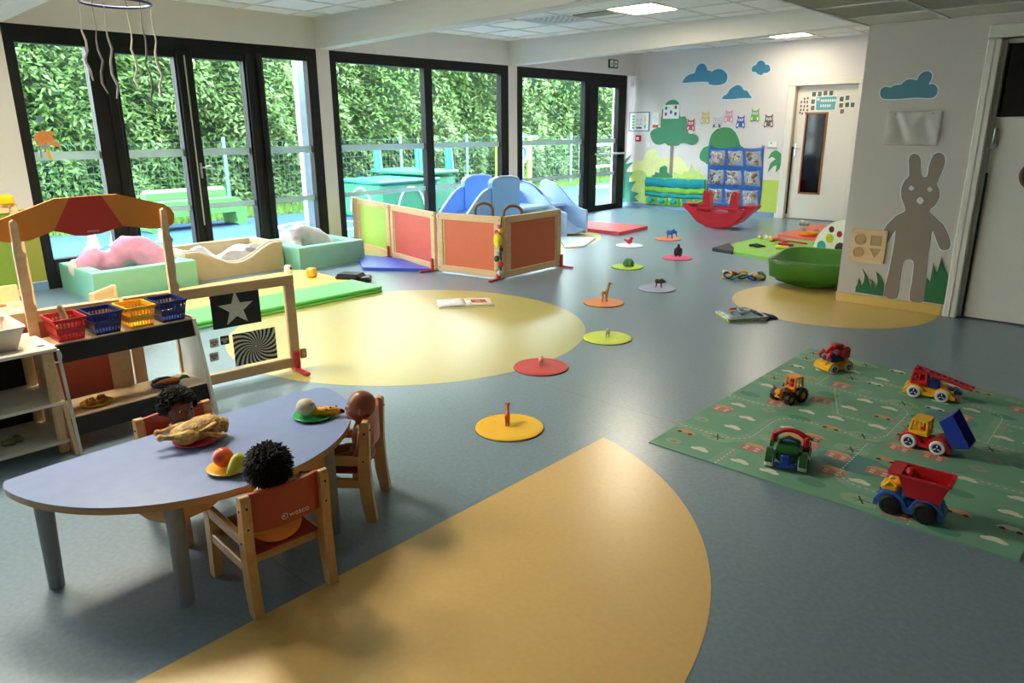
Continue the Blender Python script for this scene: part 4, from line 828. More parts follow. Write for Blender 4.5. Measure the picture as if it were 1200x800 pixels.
for k, (x, y) in enumerate(spots):
    x += rnd.uniform(-.03, .03); y += rnd.uniform(-.03, .03); q = k % 7
    if q in (0, 1):
        for dx, dy, r in ((-.03, 0, .02), (0, .01, .028), (.03, 0, .02)): flat(cloudp, [(x+dx*.8+r*math.cos(a*PI/6), y+dy+r*.7*math.sin(a*PI/6)) for a in range(12)], .0071+.00012*round(dx*33+1))
    elif q == 2:
        flat(pinkp, [(x-.05, y-.03), (x+.05, y-.03), (x+.05, y+.03), (x-.05, y+.03)], .0066); flat(orp, [(x-.06, y+.03), (x+.06, y+.03), (x+.03, y+.06), (x-.03, y+.06)], .0067)
        for dx in (-.025, .025):
            for dy in (-.012, .012): flat(cre, [(x+dx-.01, y+dy-.007), (x+dx+.01, y+dy-.007), (x+dx+.01, y+dy+.007), (x+dx-.01, y+dy+.007)], .0072)
    elif q == 3:
        flat(lightg, [(x+.08*math.cos(a*PI/8), y+.05*math.sin(a*PI/8)) for a in range(16)], .0064)
        for a in (0, 1, 2.1): flat(ink, [(x-.035*math.cos(a)-.003*math.sin(a), y-.035*math.sin(a)), (x+.035*math.cos(a), y+.035*math.sin(a)), (x+.035*math.cos(a)+.005, y+.035*math.sin(a)+.005), (x-.03*math.cos(a)+.004, y-.03*math.sin(a)+.004)], .0069)
    elif q == 4:
        flat(darkg, [(x+.06*math.cos(a*PI/7), y+.035*math.sin(a*PI/7)) for a in range(14)], .0064)
    elif q == 5:
        flat(cloudp if k % 2 else orp, [(x-.05, y-.012), (x+.05, y-.012), (x+.045, y+.01), (x+.02, y+.025), (x-.02, y+.025), (x-.04, y+.01)], .0073)
        for dx in (-.028, .028): flat(ink, [(x+dx+.011*math.cos(a*PI/5), y-.012+.011*math.sin(a*PI/5)) for a in range(10)], .0075)
    else:
        flat(lightg, [(x+.04*math.cos(a*PI/6), y+.03*math.sin(a*PI/6)) for a in range(12)], .0063); flat(pinkp, [(x-.01, y-.008), (x+.02, y-.008), (x+.02, y+.008), (x-.01, y+.008)], .0067)
flat(pond, [(.8+.16*math.cos(a*PI/12), .42+.1*math.sin(a*PI/12)) for a in range(24)], .0065); flat(pond, [(1.0+.12*math.cos(a*PI/12), 1.32+.09*math.sin(a*PI/12)) for a in range(24)], .0065)
flat(orp, [(.44, .48), (.6, .48), (.6, .56), (.44, .56)], .0066); flat(pinkp, [(.46, .44), (.62, .44), (.62, .5), (.46, .5)], .0067)
for nm, b, c in (('road_print', road, '#83ab94'), ('dash_print', dash, '#cfd8cc'), ('light_green_print', lightg, '#8fb294'), ('dark_green_print', darkg, '#56917a'), ('cloud_print', cloudp, '#dcded2'), ('pink_print', pinkp, '#c07a78'), ('orange_print', orp, '#d29c70'), ('cream_print', cre, '#d8cdb4'), ('ink_print', ink, '#27382f'), ('pond_print', pond, '#5c8f92')):
    b.build(nm, mat('rug_'+nm, c, .6, var=.06, scale=12, spec=.4), t, kind=None if nm == 'road_print' else 'stuff')

# ================================================================== TOY TRUCKS
def wheel(parent, x, y, r, w_, tyre, hub, name='wheel'):
    wv = MB().lathe([(r*.55, -w_/2), (r*.93, -w_/2), (r, -w_*.3), (r, w_*.3), (r*.93, w_/2), (r*.55, w_/2), (r*.55, -w_/2)], seg=24, T=TX(0, 0, 0, rx=PI/2)).build(name, tyre, parent, loc=(x, y, r))
    h = MB()
    h.cyl((0, -(w_/2+.0015), 0), (0, w_/2+.0015, 0), r*.58, r*.58, 18)
    h.build('hub', hub, wv)
    k = MB()
    for sy in (-1, 1):
        for a in range(3): k.box((0, 0, r*.3), (r*.14, .002, r*.35), T=TX(0, sy*(w_/2+.002), 0, ry=a*2*PI/3))
    k.build('hub_spokes', WHITEP if hub is NAVY else hub, wv)
def chassis(parent, L, W_, m, ax, wr, z0=.02, h=.02, name='chassis'):
    b = MB()
    n = 30; top = []
    xs = [-L/2+L*i/n for i in range(n+1)]
    for x in xs:
        z = z0+h
        for a in ax:
            d = abs(x-a)
            if d < wr*1.5: z = max(z, wr*.9+math.sqrt(max(0, (wr*1.5)**2-d*d)))
        top.append((x, z))
    bot = []
    for x in reversed(xs):
        z = z0
        for a in ax:
            d = abs(x-a)
            if d < wr*1.08: z = max(z, wr+math.sqrt(max(0, (wr*1.08)**2-d*d)))
        bot.append((x, min(z, top[xs.index(x)][1]-.004)))
    b.prism(top+bot, W_, -W_/2, T=yT(0)); b.box((0, 0, .045), (L*.96, W_*.52, .045), bev=.006)
    return b.build(name, m, parent, mods=[('BEVEL', dict(width=.004, segments=2, limit_method='ANGLE', angle_limit=1.0))])
def cabin(parent, x, L, W_, z, h, m, glass=None, slope=.25, name='cab'):
    """hollow cab: four pillars, sills and roof so that the windows are open"""
    b = MB(); hx = L/2; hy = W_/2; zr = z+h; pw = .012
    b.box((x, 0, z+h*.16), (L, W_, h*.32), bev=.006)
    for sy in (-1, 1):
        b.tube([(x-hx+.006, sy*(hy-.006), z+h*.3), (x-hx*(1-slope)+.004, sy*(hy-.008), zr-.006)], .0075, 7)
        b.tube([(x+hx-.006, sy*(hy-.006), z+h*.3), (x+hx*(1-slope*.4)-.006, sy*(hy-.008), zr-.006)], .0085, 7)
        b.box((x+.002, sy*(hy-.006), z+h*.62), (.011, .01, h*.6), bev=.003)
    b.prism(rrect(x-hx*(1-slope), -hy+.002, x+hx*(1-slope*.3), hy-.002, .012), .013, zr-.012)
    o = b.build(name, m, parent)
    return o
def seatpost(parent, x, z, m): MB().box((x, 0, z), (.03, .05, .03), bev=.006).box((x+.015, 0, z+.025), (.012, .05, .05), bev=.005).build('driver_seat', m, parent)
# heading: local +x is the rear, front at -x
# 1. crane truck (yellow chassis, blue deck, red crane)
t = thing('toy_crane_truck', 'yellow and blue toy truck with a red crane, at the far corner of the rug', 'toy truck', (-1.385, 4.42, .0065), 1.15, group='toy vehicles on the rug')
chassis(t, .2, .115, YELLOW, (-.058, .058), .028)
for x in (-.058, .058):
    for y in (-.05, .05): wheel(t, x, y, .03, .026, WHITEP, NAVY)
MB().box((-.01, 0, .078), (.1, .085, .03), bev=.008).box((-.03, 0, .1), (.03, .05, .03), bev=.006).build('deck', NAVY, t)
c_ = MB().box((.055, 0, .11), (.075, .085, .075), bev=.014).build('cab', RED, t)
MB().box((.055, -.03, .115), (.045, .002, .03), bev=.0).box((.016, 0, .115), (.003, .055, .032)).build('window_recess', mat('dark_red_recess', '#7c1420', .5), c_)
a_ = MB().tube([(.05, 0, .145), (-.02, .0, .15), (-.07, 0, .115)], [.018, .016, .016], 8).box((.0, 0, .158), (.06, .045, .02), bev=.006).build('crane_arm', RED, t)
for y in (-.028, .028): MB().tube([(-.06, y, .13), (-.09, y*1.2, .105), (-.082, y*.8, .085)], [.012, .011, .007], 8).build('claw', RED, a_)
# 2. tractor
OT = plastic('amber_orange_plastic', '#e6931c'); GREYP = plastic('grey_plastic', '#77787a')
t = thing('toy_tractor', 'orange toy tractor with fat black tyres and a red driver on the rug', 'toy truck', (-1.385, 3.735, .0065), 1.25, group='toy vehicles on the rug'); t.scale = (.85,)*3
for x, r in ((-.05, .036), (.055, .046)):
    for y in (-.055, .055):
        wv = MB().lathe([(r*.5, -.019), (r*.9, -.019), (r, -.012), (r, .012), (r*.9, .019), (r*.5, .019), (r*.5, -.019)], seg=22, T=TX(0, 0, 0, rx=PI/2)).build('wheel', BLACK, t, loc=(x, y, r))
        k = MB()
        for a in range(11):
            for sy in (-1, 1): k.box((0, sy*.009, r), (r*.16, .018, .006), bev=.001, T=TX(0, 0, 0, ry=a*2*PI/11+sy*.14))
        k.build('tread', BLACK, wv); MB().cyl((0, -.016, 0), (0, .016, 0), r*.5, r*.5, 14).build('hub', OT, wv)
MB().box((-.055, 0, .07), (.09, .05, .055), bev=.012).box((-.1, 0, .062), (.012, .044, .045), bev=.004).build('bonnet', OT, t)
MB().box((0, 0, .045), (.15, .04, .03), bev=.006).build('frame', RED, t)
cb = cabin(t, .045, .085, .085, .06, .1, OT)
MB().box((.03, 0, .1), (.04, .04, .045), bev=.01).ell((.03, 0, .135), .02, 12, 8).build('driver', RED, cb)
MB().box((-.1, 0, .1), (.02, .1, .015), bev=.005, T=TX(0, 0, 0, ry=.1)).tube([(-.095, -.04, .095), (-.02, -.045, .06)], .006).tube([(-.095, .04, .095), (-.02, .045, .06)], .006).build('front_loader', GREYP, t)
for y in (-.014, .014): MB().cyl((-.107, y, .06), (-.11, y, .06), .006, .006, 8).build('headlight', BLACK, t)
# 3. fire engine
t = thing('toy_fire_engine', 'yellow toy fire engine with a long red ladder', 'toy truck', (-.83, 4.3, .0065), .08, group='toy vehicles on the rug')
chassis(t, .25, .11, YELLOW, (-.07, .065), .031)
for x in (-.07, .065):
    for y in (-.05, .05): wheel(t, x, y, .034, .028, WHITEP, NAVY)
c_ = cabin(t, -.055, .085, .09, .07, .075, RED)
MB().box((-.052, 0, .095), (.055, .075, .04), bev=.01).build('crew_seat', RED, c_)
MB().box((.02, 0, .085), (.055, .085, .05), bev=.008).build('pump_box', NAVY, t); MB().box((.1, 0, .08), (.075, .05, .02), bev=.006, T=TX(0, 0, 0, ry=.2)).cyl((.125, -.03, .06), (.125, .03, .06), .012).build('hose_reel', NAVY, t)
ld = MB(); p0, p1 = Vector((-.085, 0, .155)), Vector((.2, 0, .085))
for y in (-.028, .028): ld.tube([(p0.x, y, p0.z), (p1.x, y, p1.z)], .008, 8)
for k in range(10):
    q = p0.lerp(p1, .04+.1*k); ld.tube([(q.x, -.028, q.z), (q.x, .028, q.z)], .0055, 6)
ld.box((-.08, 0, .135), (.02, .06, .04), bev=.006).build('ladder', RED, t)
# 4. dump truck with raised blue bed
t = thing('toy_dump_truck', 'yellow cab toy dump truck with its blue tipper raised', 'toy truck', (-.665, 3.56, .0065), -.02, group='toy vehicles on the rug'); t.scale = (.92,)*3
chassis(t, .23, .11, RED, (-.068, .06), .033, name='chassis')
for x in (-.068, .06):
    for y in (-.05, .05): wheel(t, x, y, .036, .03, WHITEP, NAVY)
c_ = cabin(t, -.035, .09, .095, .07, .085, YELLOW); seatpost(c_, -.03, .085, RED)
BT = plastic('royal_blue_plastic', '#16309a', .35)
b = MB(); hx, hy, hz = .08, .062, .075; tw = .006
def tub(b, hx0, hy0, hx1, hy1, h, tw=.006):
    o0 = [(-hx0, -hy0), (hx0, -hy0), (hx0, hy0), (-hx0, hy0)]; o1 = [(-hx1, -hy1), (hx1, -hy1), (hx1, hy1), (-hx1, hy1)]
    vs = [(x, y, 0) for x, y in o0]+[(x, y, h) for x, y in o1]+[(x-math.copysign(tw, x), y-math.copysign(tw, y), h) for x, y in o1]+[(x-math.copysign(tw, x), y-math.copysign(tw, y), tw) for x, y in o0]
    fs = [(3, 2, 1, 0)]
    for i in range(4):
        j = (i+1) % 4; fs += [(i, j, 4+j, 4+i), (4+i, 4+j, 8+j, 8+i), (8+i, 8+j, 12+j, 12+i)]
    fs.append((12, 13, 14, 15)); b.add(vs, fs)
b = MB(); tub(b, .07, .05, .088, .066, .075)
for k in range(3): b.box((.0, -.025+.025*k, -.002), (.11, .006, .006), bev=.001)
b.build('tipper', BT, t, loc=(.085, 0, .108)).rotation_euler = (0, 1.0, 0)
# 5. green roadster tractor seen from the rear
GT = plastic('dark_green_plastic', '#1d5428', .35)
t = thing('toy_green_car', 'dark green toy tractor with white wheels and a red roll hoop', 'toy truck', (-1.08, 2.99, .0065), -1.3, group='toy vehicles on the rug'); t.scale = (1.12, 1.18, 1.0)
MB().box((0, 0, .058), (.17, .075, .055), bev=.014).box((.045, 0, .085), (.085, .1, .035), bev=.012).build('body', GT, t)
for x in (-.055, .06):
    for y in (-.058, .058):
        wheel(t, x, y, .038, .03, WHITEP, BLUE); MB().prism([(x+.047*math.cos(PI*k/12), .038+.047*math.sin(PI*k/12)) for k in range(13)]+[(x+.04*math.cos(PI-PI*k/12), .038+.04*math.sin(PI-PI*k/12)) for k in range(13)], .026, y-.013, T=yT(0)).build('fender', GT, t)
MB().tube([(.075, 0, .07), (.03, 0, .085)], .012).box((.088, 0, .05), (.02, .035, .05), bev=.006).tube([(.09, -.035, .03), (.1, 0, .028), (.09, .035, .03)], .008).build('hitch', BLUE, t)
MB().box((.005, 0, .1), (.05, .05, .02), bev=.006).build('seat', BLUE, t)
MB().tube([(.035, -.032, .08), (.04, -.03, .125), (.04, 0, .138), (.04, .03, .125), (.035, .032, .08)], .008).tube([(.037, -.03, .11), (.037, .03, .11)], .006).build('seat_back_frame', GT, t)
MB().tube([(-.03, -.058, .08)]+[(-.03, .058*math.cos(PI-PI*k/10), .09+.05*math.sin(PI*k/10)) for k in range(11)]+[(-.03, .058, .08)], .0105, 8).box((-.03, .058, .095), (.05, .018, .05), bev=.006).box((-.03, -.058, .105), (.03, .016, .03), bev=.005).build('roll_hoop', RED, t)
# 6. blue dump truck with red hopper
BP = plastic('mid_blue_plastic', '#2a5fb0', .35)
t = thing('toy_hopper_truck', 'blue toy truck with a red hopper and big black wheels at the near rug edge', 'toy truck', (-.555, 2.865, .0065), .05, group='toy vehicles on the rug')
chassis(t, .24, .1, BP, (-.062, .058), .037)
for x, r in ((-.062, .038), (.058, .042)):
    for y in (-.045, .045): wheel(t, x, y, r, .036, BLACK, BLACK)
MB().box((-.075, 0, .095), (.06, .07, .028), bev=.008).tube([(-.09, -.03, .1), (-.075, -.03, .125), (-.05, -.03, .11)], .007).tube([(-.09, .03, .1), (-.075, .03, .125), (-.05, .03, .11)], .007).ell((-.05, 0, .11), (.02, .025, .014), 12, 8).build('open_cab', YELLOW, t)
MB().box((-.02, 0, .1), (.012, .09, .06), bev=.004).build('bulkhead', BP, t)
b = MB(); tub(b, .058, .045, .085, .062, .085, .007)
b.ring(rrect(-.125, -.066, .09, .066, .014), rrect(-.078+.0, -.056, .08, .056, .01), .009, .08).ell((-.055, 0, .075), (.022, .024, .025), 12, 8)
hop = b.build('hopper', RED, t, loc=(.04, 0, .085))
t = thing('toy_truck_end', 'dark toy truck end with an orange top cut by the right edge of the rug', 'toy truck', (-.172, 3.12, .0065), .1)
MB().box((.03, 0, .04), (.1, .09, .03), bev=.008).build('chassis', BLACK, t); MB().box((.02, 0, .095), (.075, .075, .09), bev=.012).build('box_body', mat('rust_orange_plastic', '#a8622c', .4), t)
for y in (-.04, .04): wheel(t, .03, y, .026, .02, BLACK, BLACK)
# ================================================================== DOLL TABLE, CHAIRS, DOLLS, FOOD
LAV = mat('blue_lavender_laminate', '#8294c4', .32, var=.05, scale=14); PLY = wood('plywood_edge', '#b08a60', '#c29a6c', stretch=(2, 2, 30)); LEGG = mat('grey_lacquered_leg', '#8d939b', .45, var=.03)
t = thing('play_table', 'half-round lavender blue doll table with grey legs in the foreground', 'table', (-2.6, 1.04, 0))
out = [(-.01, .55), (-.015, -.54)]
out = [(-.01+.012*math.sin(PI*k/8)*-1, .575-1.15*k/8) for k in range(1, 8)]
out += [(.0, -.578), (.02, -.59)]+[(.61*math.cos(a), .6*math.sin(a)) for a in [-PI/2+.1+(PI-.2)*k/40 for k in range(41)]]+[(.02, .592), (.0, .58)]
MB().prism(out, .003, .362).build('laminate_top', LAV, t)
MB().prism([(x*.998, y*.998) for x, y in out], .022, .34).build('tabletop', PLY, t)
for x, y in ((.106, -.522), (.512, -.277), (.508, .277), (.106, .522)):
    MB().cyl((x, y, 0), (x-.006*(1 if x > .3 else -1), y*.985, .34), .0235, .0285, 20).build('leg', LEGG, t)
for (x0, y0), (x1, y1) in (((.12, -.5), (.5, -.29)), ((.515, -.25), (.515, .25)), ((.12, .5), (.5, .29))):
    a = math.atan2(y1-y0, x1-x0); L_ = math.hypot(x1-x0, y1-y0)
    pr_ = [(0, 0), (L_, 0), (L_, -.055), (L_*.85, -.05), (L_*.7, -.015), (L_*.3, -.015), (L_*.15, -.05), (0, -.055)]
    MB().prism(pr_, .016, -.008, T=Matrix.Translation((x0, y0, .34)) @ Matrix.Rotation(a, 4, 'Z') @ yT(0)).build('apron', BEECH, t)
REDV = mat('brick_red_laminate', '#b04330', .4, var=.04); REDS = mat('dark_red_laminate', '#93262a', .35, var=.05)
LOGO = mat('white_print', '#e8e4dc', .6)
def chair(label, loc, rz, logo=False):
    """faces -x; rear at +x"""
    t = thing('toddler_chair', label, 'chair', loc, rz, group='small wooden chairs round the play table')
    for sy in (-1, 1):
        y = sy*.128
        pr_ = [(.155, 0), (.115, 0), (.098, .1), (.095, .22), (.115, .398), (.122, .405), (.138, .405), (.146, .395), (.14, .22), (.146, .1)]
        MB().prism(pr_, .03, y-.015, T=yT(0)).build('rear_leg', BEECH, t, mods=[('BEVEL', dict(width=.004, segments=2, limit_method='ANGLE'))])
        fl_ = [(-.15, 0), (-.19, 0), (-.178, .235), (-.165, .25), (-.142, .25), (-.135, .235)]
        MB().prism(fl_, .028, y-.014, T=yT(0)).build('front_leg', BEECH, t, mods=[('BEVEL', dict(width=.004, segments=2, limit_method='ANGLE'))])
        MB().box((-.025, y, .245), (.25, .024, .036), bev=.005).build('armrest', BEECH, t)
        MB().box((-.025, y, .155), (.25, .022, .036), bev=.004).build('side_rail', BEECH, t)
        for x, z in ((.128, .36), (.118, .25)): MB().cyl((x, y-sy*-.0155, z), (x, y-sy*-.0175, z), .004, .004, 8).build('bolt', BLACK, t)
        for z in (.37, .30): MB().cyl((.145 if z > .35 else .141, y, z), (.149 if z > .35 else .143, y, z), .0038, .0038, 8).build('bolt', BLACK, t)
    MB().box((-.03, 0, .19), (.27, .226, .014), bev=.005).build('seat', REDS, t)
    MB().box((.075, 0, .165), (.02, .23, .04), bev=.004).build('rear_rail', BEECH, t); MB().box((-.14, 0, .165), (.02, .23, .04), bev=.004).build('front_rail', BEECH, t)
    n = 10; pts = [(.125+.02*(1-(2*k/n-1)**2), -.114+.228*k/n) for k in range(n+1)]; pts += [(x-.013, y) for x, y in reversed(pts)]
    bk = MB().prism(pts, .128, 0, T=Matrix.Translation((0, 0, .275))).build('backrest', REDV, t, mods=[('BEVEL', dict(width=.003, segments=1, limit_method='ANGLE', angle_limit=1.0))])
    if logo:
        text('wesco', .026, LOGO, bk, Matrix.Translation((.1445, .034, .302)) @ Matrix(((0, 0, 1, 0), (1, 0, 0, 0), (0, 1, 0, 0), (0, 0, 0, 1))) @ Matrix.Rotation(-.0, 4, 'Z'))
        MB().ring(circ(-.014, .302, .0105, 20), circ(-.014, .302, .008, 20), .001, .1445, T=Matrix(((0, 0, 1, 0), (1, 0, 0, 0), (0, 1, 0, 0), (0, 0, 0, 1)))).prism(circ(-.016, .303, .004, 10), .001, .1445, T=Matrix(((0, 0, 1, 0), (1, 0, 0, 0), (0, 1, 0, 0), (0, 0, 0, 1)))).build('round_logo', LOGO, bk)
    return t
ch1 = chair('small wooden chair with printed red backrest, its back to the camera', (-1.985, 1.015, 0), -.07, True)
ch2 = chair('small wooden chair at the rounded table end holding the baby doll', (-2.245, 1.475, 0), math.atan2(.6, .8)+.06)
ch3 = chair('small wooden chair behind the table in front of the black shelf unit', (-2.66, 1.04, 0), PI-.0)
ch3.location = (-2.585, 1.045, 0)
# ---- dolls
def doll(label, loc, rz, skin, hair, shirt=None, name='baby_doll', s=1., lean=0., pants=None):
    """seated doll facing -x; origin on the seat below the hips"""
    t = thing(name, label, 'doll', loc, rz); t.scale = (s, s, s); t.rotation_euler = (0, lean, rz)
    b = MB()
    b.ell((.0, 0, .045), (.045, .055, .045)); b.ell((.004, 0, .095), (.042, .052, .06)); b.ell((.004, 0, .135), (.036, .05, .03)); b.tube([(.0, 0, .14), (-.002, 0, .175)], [.024, .022], 10)
    hz = .215
    b.ell((0, 0, hz+.006), (.05, .046, .052)); b.ell((-.012, 0, hz-.016), (.042, .038, .036)); b.ell((-.03, .018, hz-.018), (.02, .018, .016)); b.ell((-.03, -.018, hz-.018), (.02, .018, .016)); b.ell((-.042, 0, hz-.038), (.014, .014, .01))
    b.ell((-.053, 0, hz-.006), (.008, .008, .007)); b.ell((-.051, 0, hz-.024), (.006, .012, .0045))
    for sy in (-1, 1):
        b.ell((.004, sy*.046, hz-.006), (.011, .007, .014))
        b.tube([(.004, sy*.046, .138), (.002, sy*.066, .1), (-.012, sy*.068, .062), (-.022, sy*.062, .045)], [.018, .0175, .0145, .012], 8)
        for k in range(4): b.tube([(-.022, sy*(.056+.005*k), .044), (-.032-.002*(k in (1, 2)), sy*(.055+.006*k), .034)], [.0042, .0036], 6)
        b.tube([(-.024, sy*.053, .046), (-.034, sy*.047, .042)], [.0046, .0036], 6)
        b.tube([(-.0, sy*.028, .04), (-.055, sy*.04, .035), (-.1, sy*.042, .03), (-.118, sy*.042, .026)], [.029, .025, .018, .016], 8)
        b.tube([(-.114, sy*.042, .024), (-.124, sy*.044, .05)], [.014, .011], 8)
    b.build('body', skin, t, mods=voxel(.0042, 3))
    for sy in (-1, 1):
        e = MB().ell((-.0465, sy*.018, hz+.004), (.004, .0052, .0048), 10, 8).build('eye', WHITEP, t)
        MB().ell((-.0505, sy*.018, hz+.004), (.0024, .0044, .0044), 8, 6).build('iris', BLACK, e)
    MB().ell((-.0535, 0, hz-.0245), (.0035, .009, .003), 8, 6).build('lips', mat('doll_lips', '#a04a44', .5), t)
    if hair == 'curly':
        b = MB(); rr_ = random.Random(5)
        for k in range(900):
            u = rr_.uniform(-.25, 1); a = rr_.uniform(0, 2*PI); q = math.sqrt(1-u*u); x, y, z = .06*q*math.cos(a), .058*q*math.sin(a), .06*u
            if x < -.028 and z < .02: continue
            b.tube([(x+.008+.006*math.cos(g+k), y+.006*math.sin(g+k), hz+.012+z+.002*g-.006) for g in (0, 1.4, 2.8, 4.2, 5.4)], .0024, 4, caps=False)
        b.ell((.01, 0, hz+.014), (.052, .052, .05), 14, 10); b.build('curly_hair', mat('black_doll_hair', '#17130f', .8, var=.3, scale=80), t, kind='stuff')
    if hair == 'spiky':
        b = MB(); rr_ = random.Random(9)
        for k in range(2200):
            u = rr_.uniform(-.75, 1); a = rr_.uniform(0, 2*PI); q = math.sqrt(1-u*u); d = Vector((q*math.cos(a), q*math.sin(a), u))
            if d.x < -.5 and d.z < .5: continue
            p = Vector((.004, 0, hz+.008))+Vector((d.x*.05, d.y*.05, d.z*.052)); L_ = rr_.uniform(.01, .026)
            dd = (d+Vector((rr_.uniform(-.9, .9), rr_.uniform(-.9, .9), rr_.uniform(-.7, .7)))).normalized()
            b.tube([p, p+dd*L_*.6+Vector((0, 0, .002)), p+dd*L_+Vector((0, 0, -.004))], [.003, .0022, .0005], 4, caps=False)
        b.ell((.006, 0, hz+.008), (.053, .051, .053), 14, 10); b.build('spiky_hair', mat('black_doll_hair_matt', '#0f0e10', .7, var=.3, scale=80), t, kind='stuff')
    if shirt:
        b = MB(); b.ell((.014, 0, .046), (.066, .074, .046)); b.ell((.004, 0, .1), (.05, .06, .062)); b.ell((.004, 0, .138), (.043, .057, .028))
        for sy in (-1, 1): b.tube([(.004, sy*.05, .138), (.002, sy*.072, .1)], [.025, .026], 8)
        g = b.build('shirt', shirt, t, mods=voxel(.005, 3))
        MB().lathe([(.028, .158), (.04, .15), (.044, .146), (.042, .153), (.03, .165)], seg=20).build('collar', WHITEP, g)
    return t
SKIN1 = mat('brown_doll_vinyl', '#9a5538', .4, var=.06, scale=6, sss=.1); SKIN2 = mat('dark_doll_vinyl', '#6a3f2e', .4, var=.05, sss=.1)
doll('bald brown baby doll sitting upright at the rounded table end', (-2.148, 1.5, .197), math.atan2(.6, .8)+.2, SKIN1, None, s=1.08, lean=.05)
doll('dark curly haired doll sitting behind the roast chicken', (-2.63, 1.035, .197), PI+.1, SKIN2, 'curly', shirt=mat('rust_doll_cloth', '#7a3a2c', .9, var=.1), s=1.1)
doll('black spiky haired doll in orange shirt seen from behind', (-1.93, 1.0, .197), -.1, SKIN2, 'spiky', shirt=mat('orange_doll_cloth', '#d98a44', .9, var=.08, scale=14, bump=.1), s=1.1)
# ---- plates and toy food on the table
def plate(label, loc, r, m, cat='plate', group='toy plates'):
    t = thing('toy_plate', label, cat, loc, 0, group)
    MB().lathe([(0, .0), (r*.68, 0), (r*.96, .009), (r, .012), (r*.985, .014), (r*.68, .004), (0, .004)], seg=40).build('plate_body', m, t); return t
ZT = .365
plate('red toy plate under the roast chicken', (-2.44, 1.01, ZT), .082, plastic('coral_red_plastic', '#d8323a', .3))
plate('yellow toy plate with an orange ball beside the spiky haired doll', (-2.14, .975, ZT), .07, plastic('plate_yellow', '#e8b428', .3))
plate('green toy plate at the rounded end of the table', (-2.325, 1.415, ZT), .078, plastic('plate_green', '#1fa046', .3))
# chicken
t = thing('toy_chicken', 'golden roast toy chicken with folded wings and legs on the red plate', 'toy food', (-2.435, 1.015, ZT+.005), 1.32)
CHK = mat('roast_golden_skin', '#edc66a', .42, c2='#a87428', scale=45, bump=.45, bscale=140)
b = MB(); b.ell((.0, 0, .04), (.08, .048, .04)); b.ell((.03, 0, .05), (.056, .044, .036)); b.ell((-.05, 0, .036), (.045, .04, .03))
for sy in (-1, 1):
    b.ell((-.045, sy*.046, .036), (.038, .02, .026)); b.tube([(-.06, sy*.048, .04), (-.1, sy*.034, .046), (-.122, sy*.03, .046)], [.02, .01, .009], 10); b.ell((-.127, sy*.027, .047), (.013, .014, .013), 10, 6)
    b.tube([(.055, sy*.044, .062), (.0, sy*.062, .056), (.055, sy*.066, .026), (.082, sy*.056, .018)], [.014, .012, .011, .008], 8)
b.tube([(.075, 0, .042), (.1, .0, .036)], [.03, .022], 12)
b.build('roast_body', CHK, t, mods=voxel(.0026, 1))
MB().tube([(.09+.0, .02*math.cos(a), .034+.02*math.sin(a)) for a in [2*PI*k/12 for k in range(12)]], .007, 6, closed=True).build('neck_opening', mat('roast_pale', '#d8b860', .5, var=.2, scale=40), t)
t = thing('toy_ham_slice', 'dark red toy slice tucked under the roast chicken', 'toy food', (-2.475, .98, ZT+.008)); MB().ell((0, 0, .006), (.04, .03, .008)).build('slice', plastic('dark_red_food', '#b8242e'), t)
t = thing('toy_orange_ball', 'shiny orange ball on the yellow plate', 'toy food', (-2.158, .968, ZT+.008)); MB().ell((0, 0, .033), .033, 28, 18).build('fruit_skin', mat('tangerine_plastic', '#e8562c', .28, var=.08, scale=4, bump=.08, bscale=180), t); MB().ell((0, 0, .066), (.005, .005, .002)).build('stem_dimple', GREEN, t)
t = thing('toy_pepper', 'yellow green toy fruit wedge beside the orange ball', 'toy food', (-2.092, .985, ZT+.008), .3)
MB().sheet(lambda u, v: ((.012+.03*math.sin(PI*v))*math.cos(PI*u)*.6, -.045+.09*v, .006+(.05*math.sin(PI*v)+.003)*math.sin(PI*u)), 10, 10).build('rind', mat('lime_rind', '#a4c02e', .4, c2='#d8cc3c', scale=14), t, mods=[('SOLIDIFY', dict(thickness=.003))]); MB().ell((0, .04, .02), (.01, .012, .012)).build('tip', YELLOW, t)
t = thing('toy_turnip', 'cream white ball shaped toy vegetable on the green plate', 'toy food', (-2.345, 1.395, ZT+.007)); MB().ell((0, 0, .034), (.037, .037, .034), 28, 18).build('skin', mat('cream_vegetable', '#cfc3ac', .6, var=.06), t)
b = MB()
for a, z in ((.2, .05), (1.6, .03), (2.9, .045), (4.4, .04)): b.ell((.0345*math.cos(a)*.95, .0345*math.sin(a)*.95, z), .003, 6, 4)
b.build('spots', mat('spot_brown', '#5c4a3c', .6), t)
t = thing('toy_corn', 'yellow toy corn cob with red marks on the green plate', 'toy food', (-2.29, 1.452, ZT+.02), .85)
MB().tube([(-.06, 0, 0), (-.04, 0, .002), (0, 0, .003), (.04, 0, 0), (.058, 0, -.002)], [.012, .0185, .019, .016, .008], 14).build('cob', mat('corn_yellow', '#eea81c', .4, bump=.3, bscale=150), t)
for k, (x, a) in enumerate(((-.02, 1.2), (.015, 1.9), (.035, 1.1), (-.0, 2.4))): MB().ell((x, .018*math.cos(a), .003+.0175*math.sin(a)), (.005, .004, .003), 8, 5).build('red_mark', RED, t)
MB().tube([(.05, 0, 0), (.066, 0, -.002)], [.012, .006], 8).build('dark_tip', BLACK, t)

# ================================================================== MARKET STALL, SHELVES, PANELS
LAM = wood('beige_laminate', '#c9a67c', '#d2b18a'); CHALK = mat('black_chalkboard', '#16181b', .55, var=.15, scale=4); WHT = mat('white_laminate', '#d9d4c8', .4, var=.02); SHELFB = wood('shelf_birch', '#c8aa84', '#d2b794')
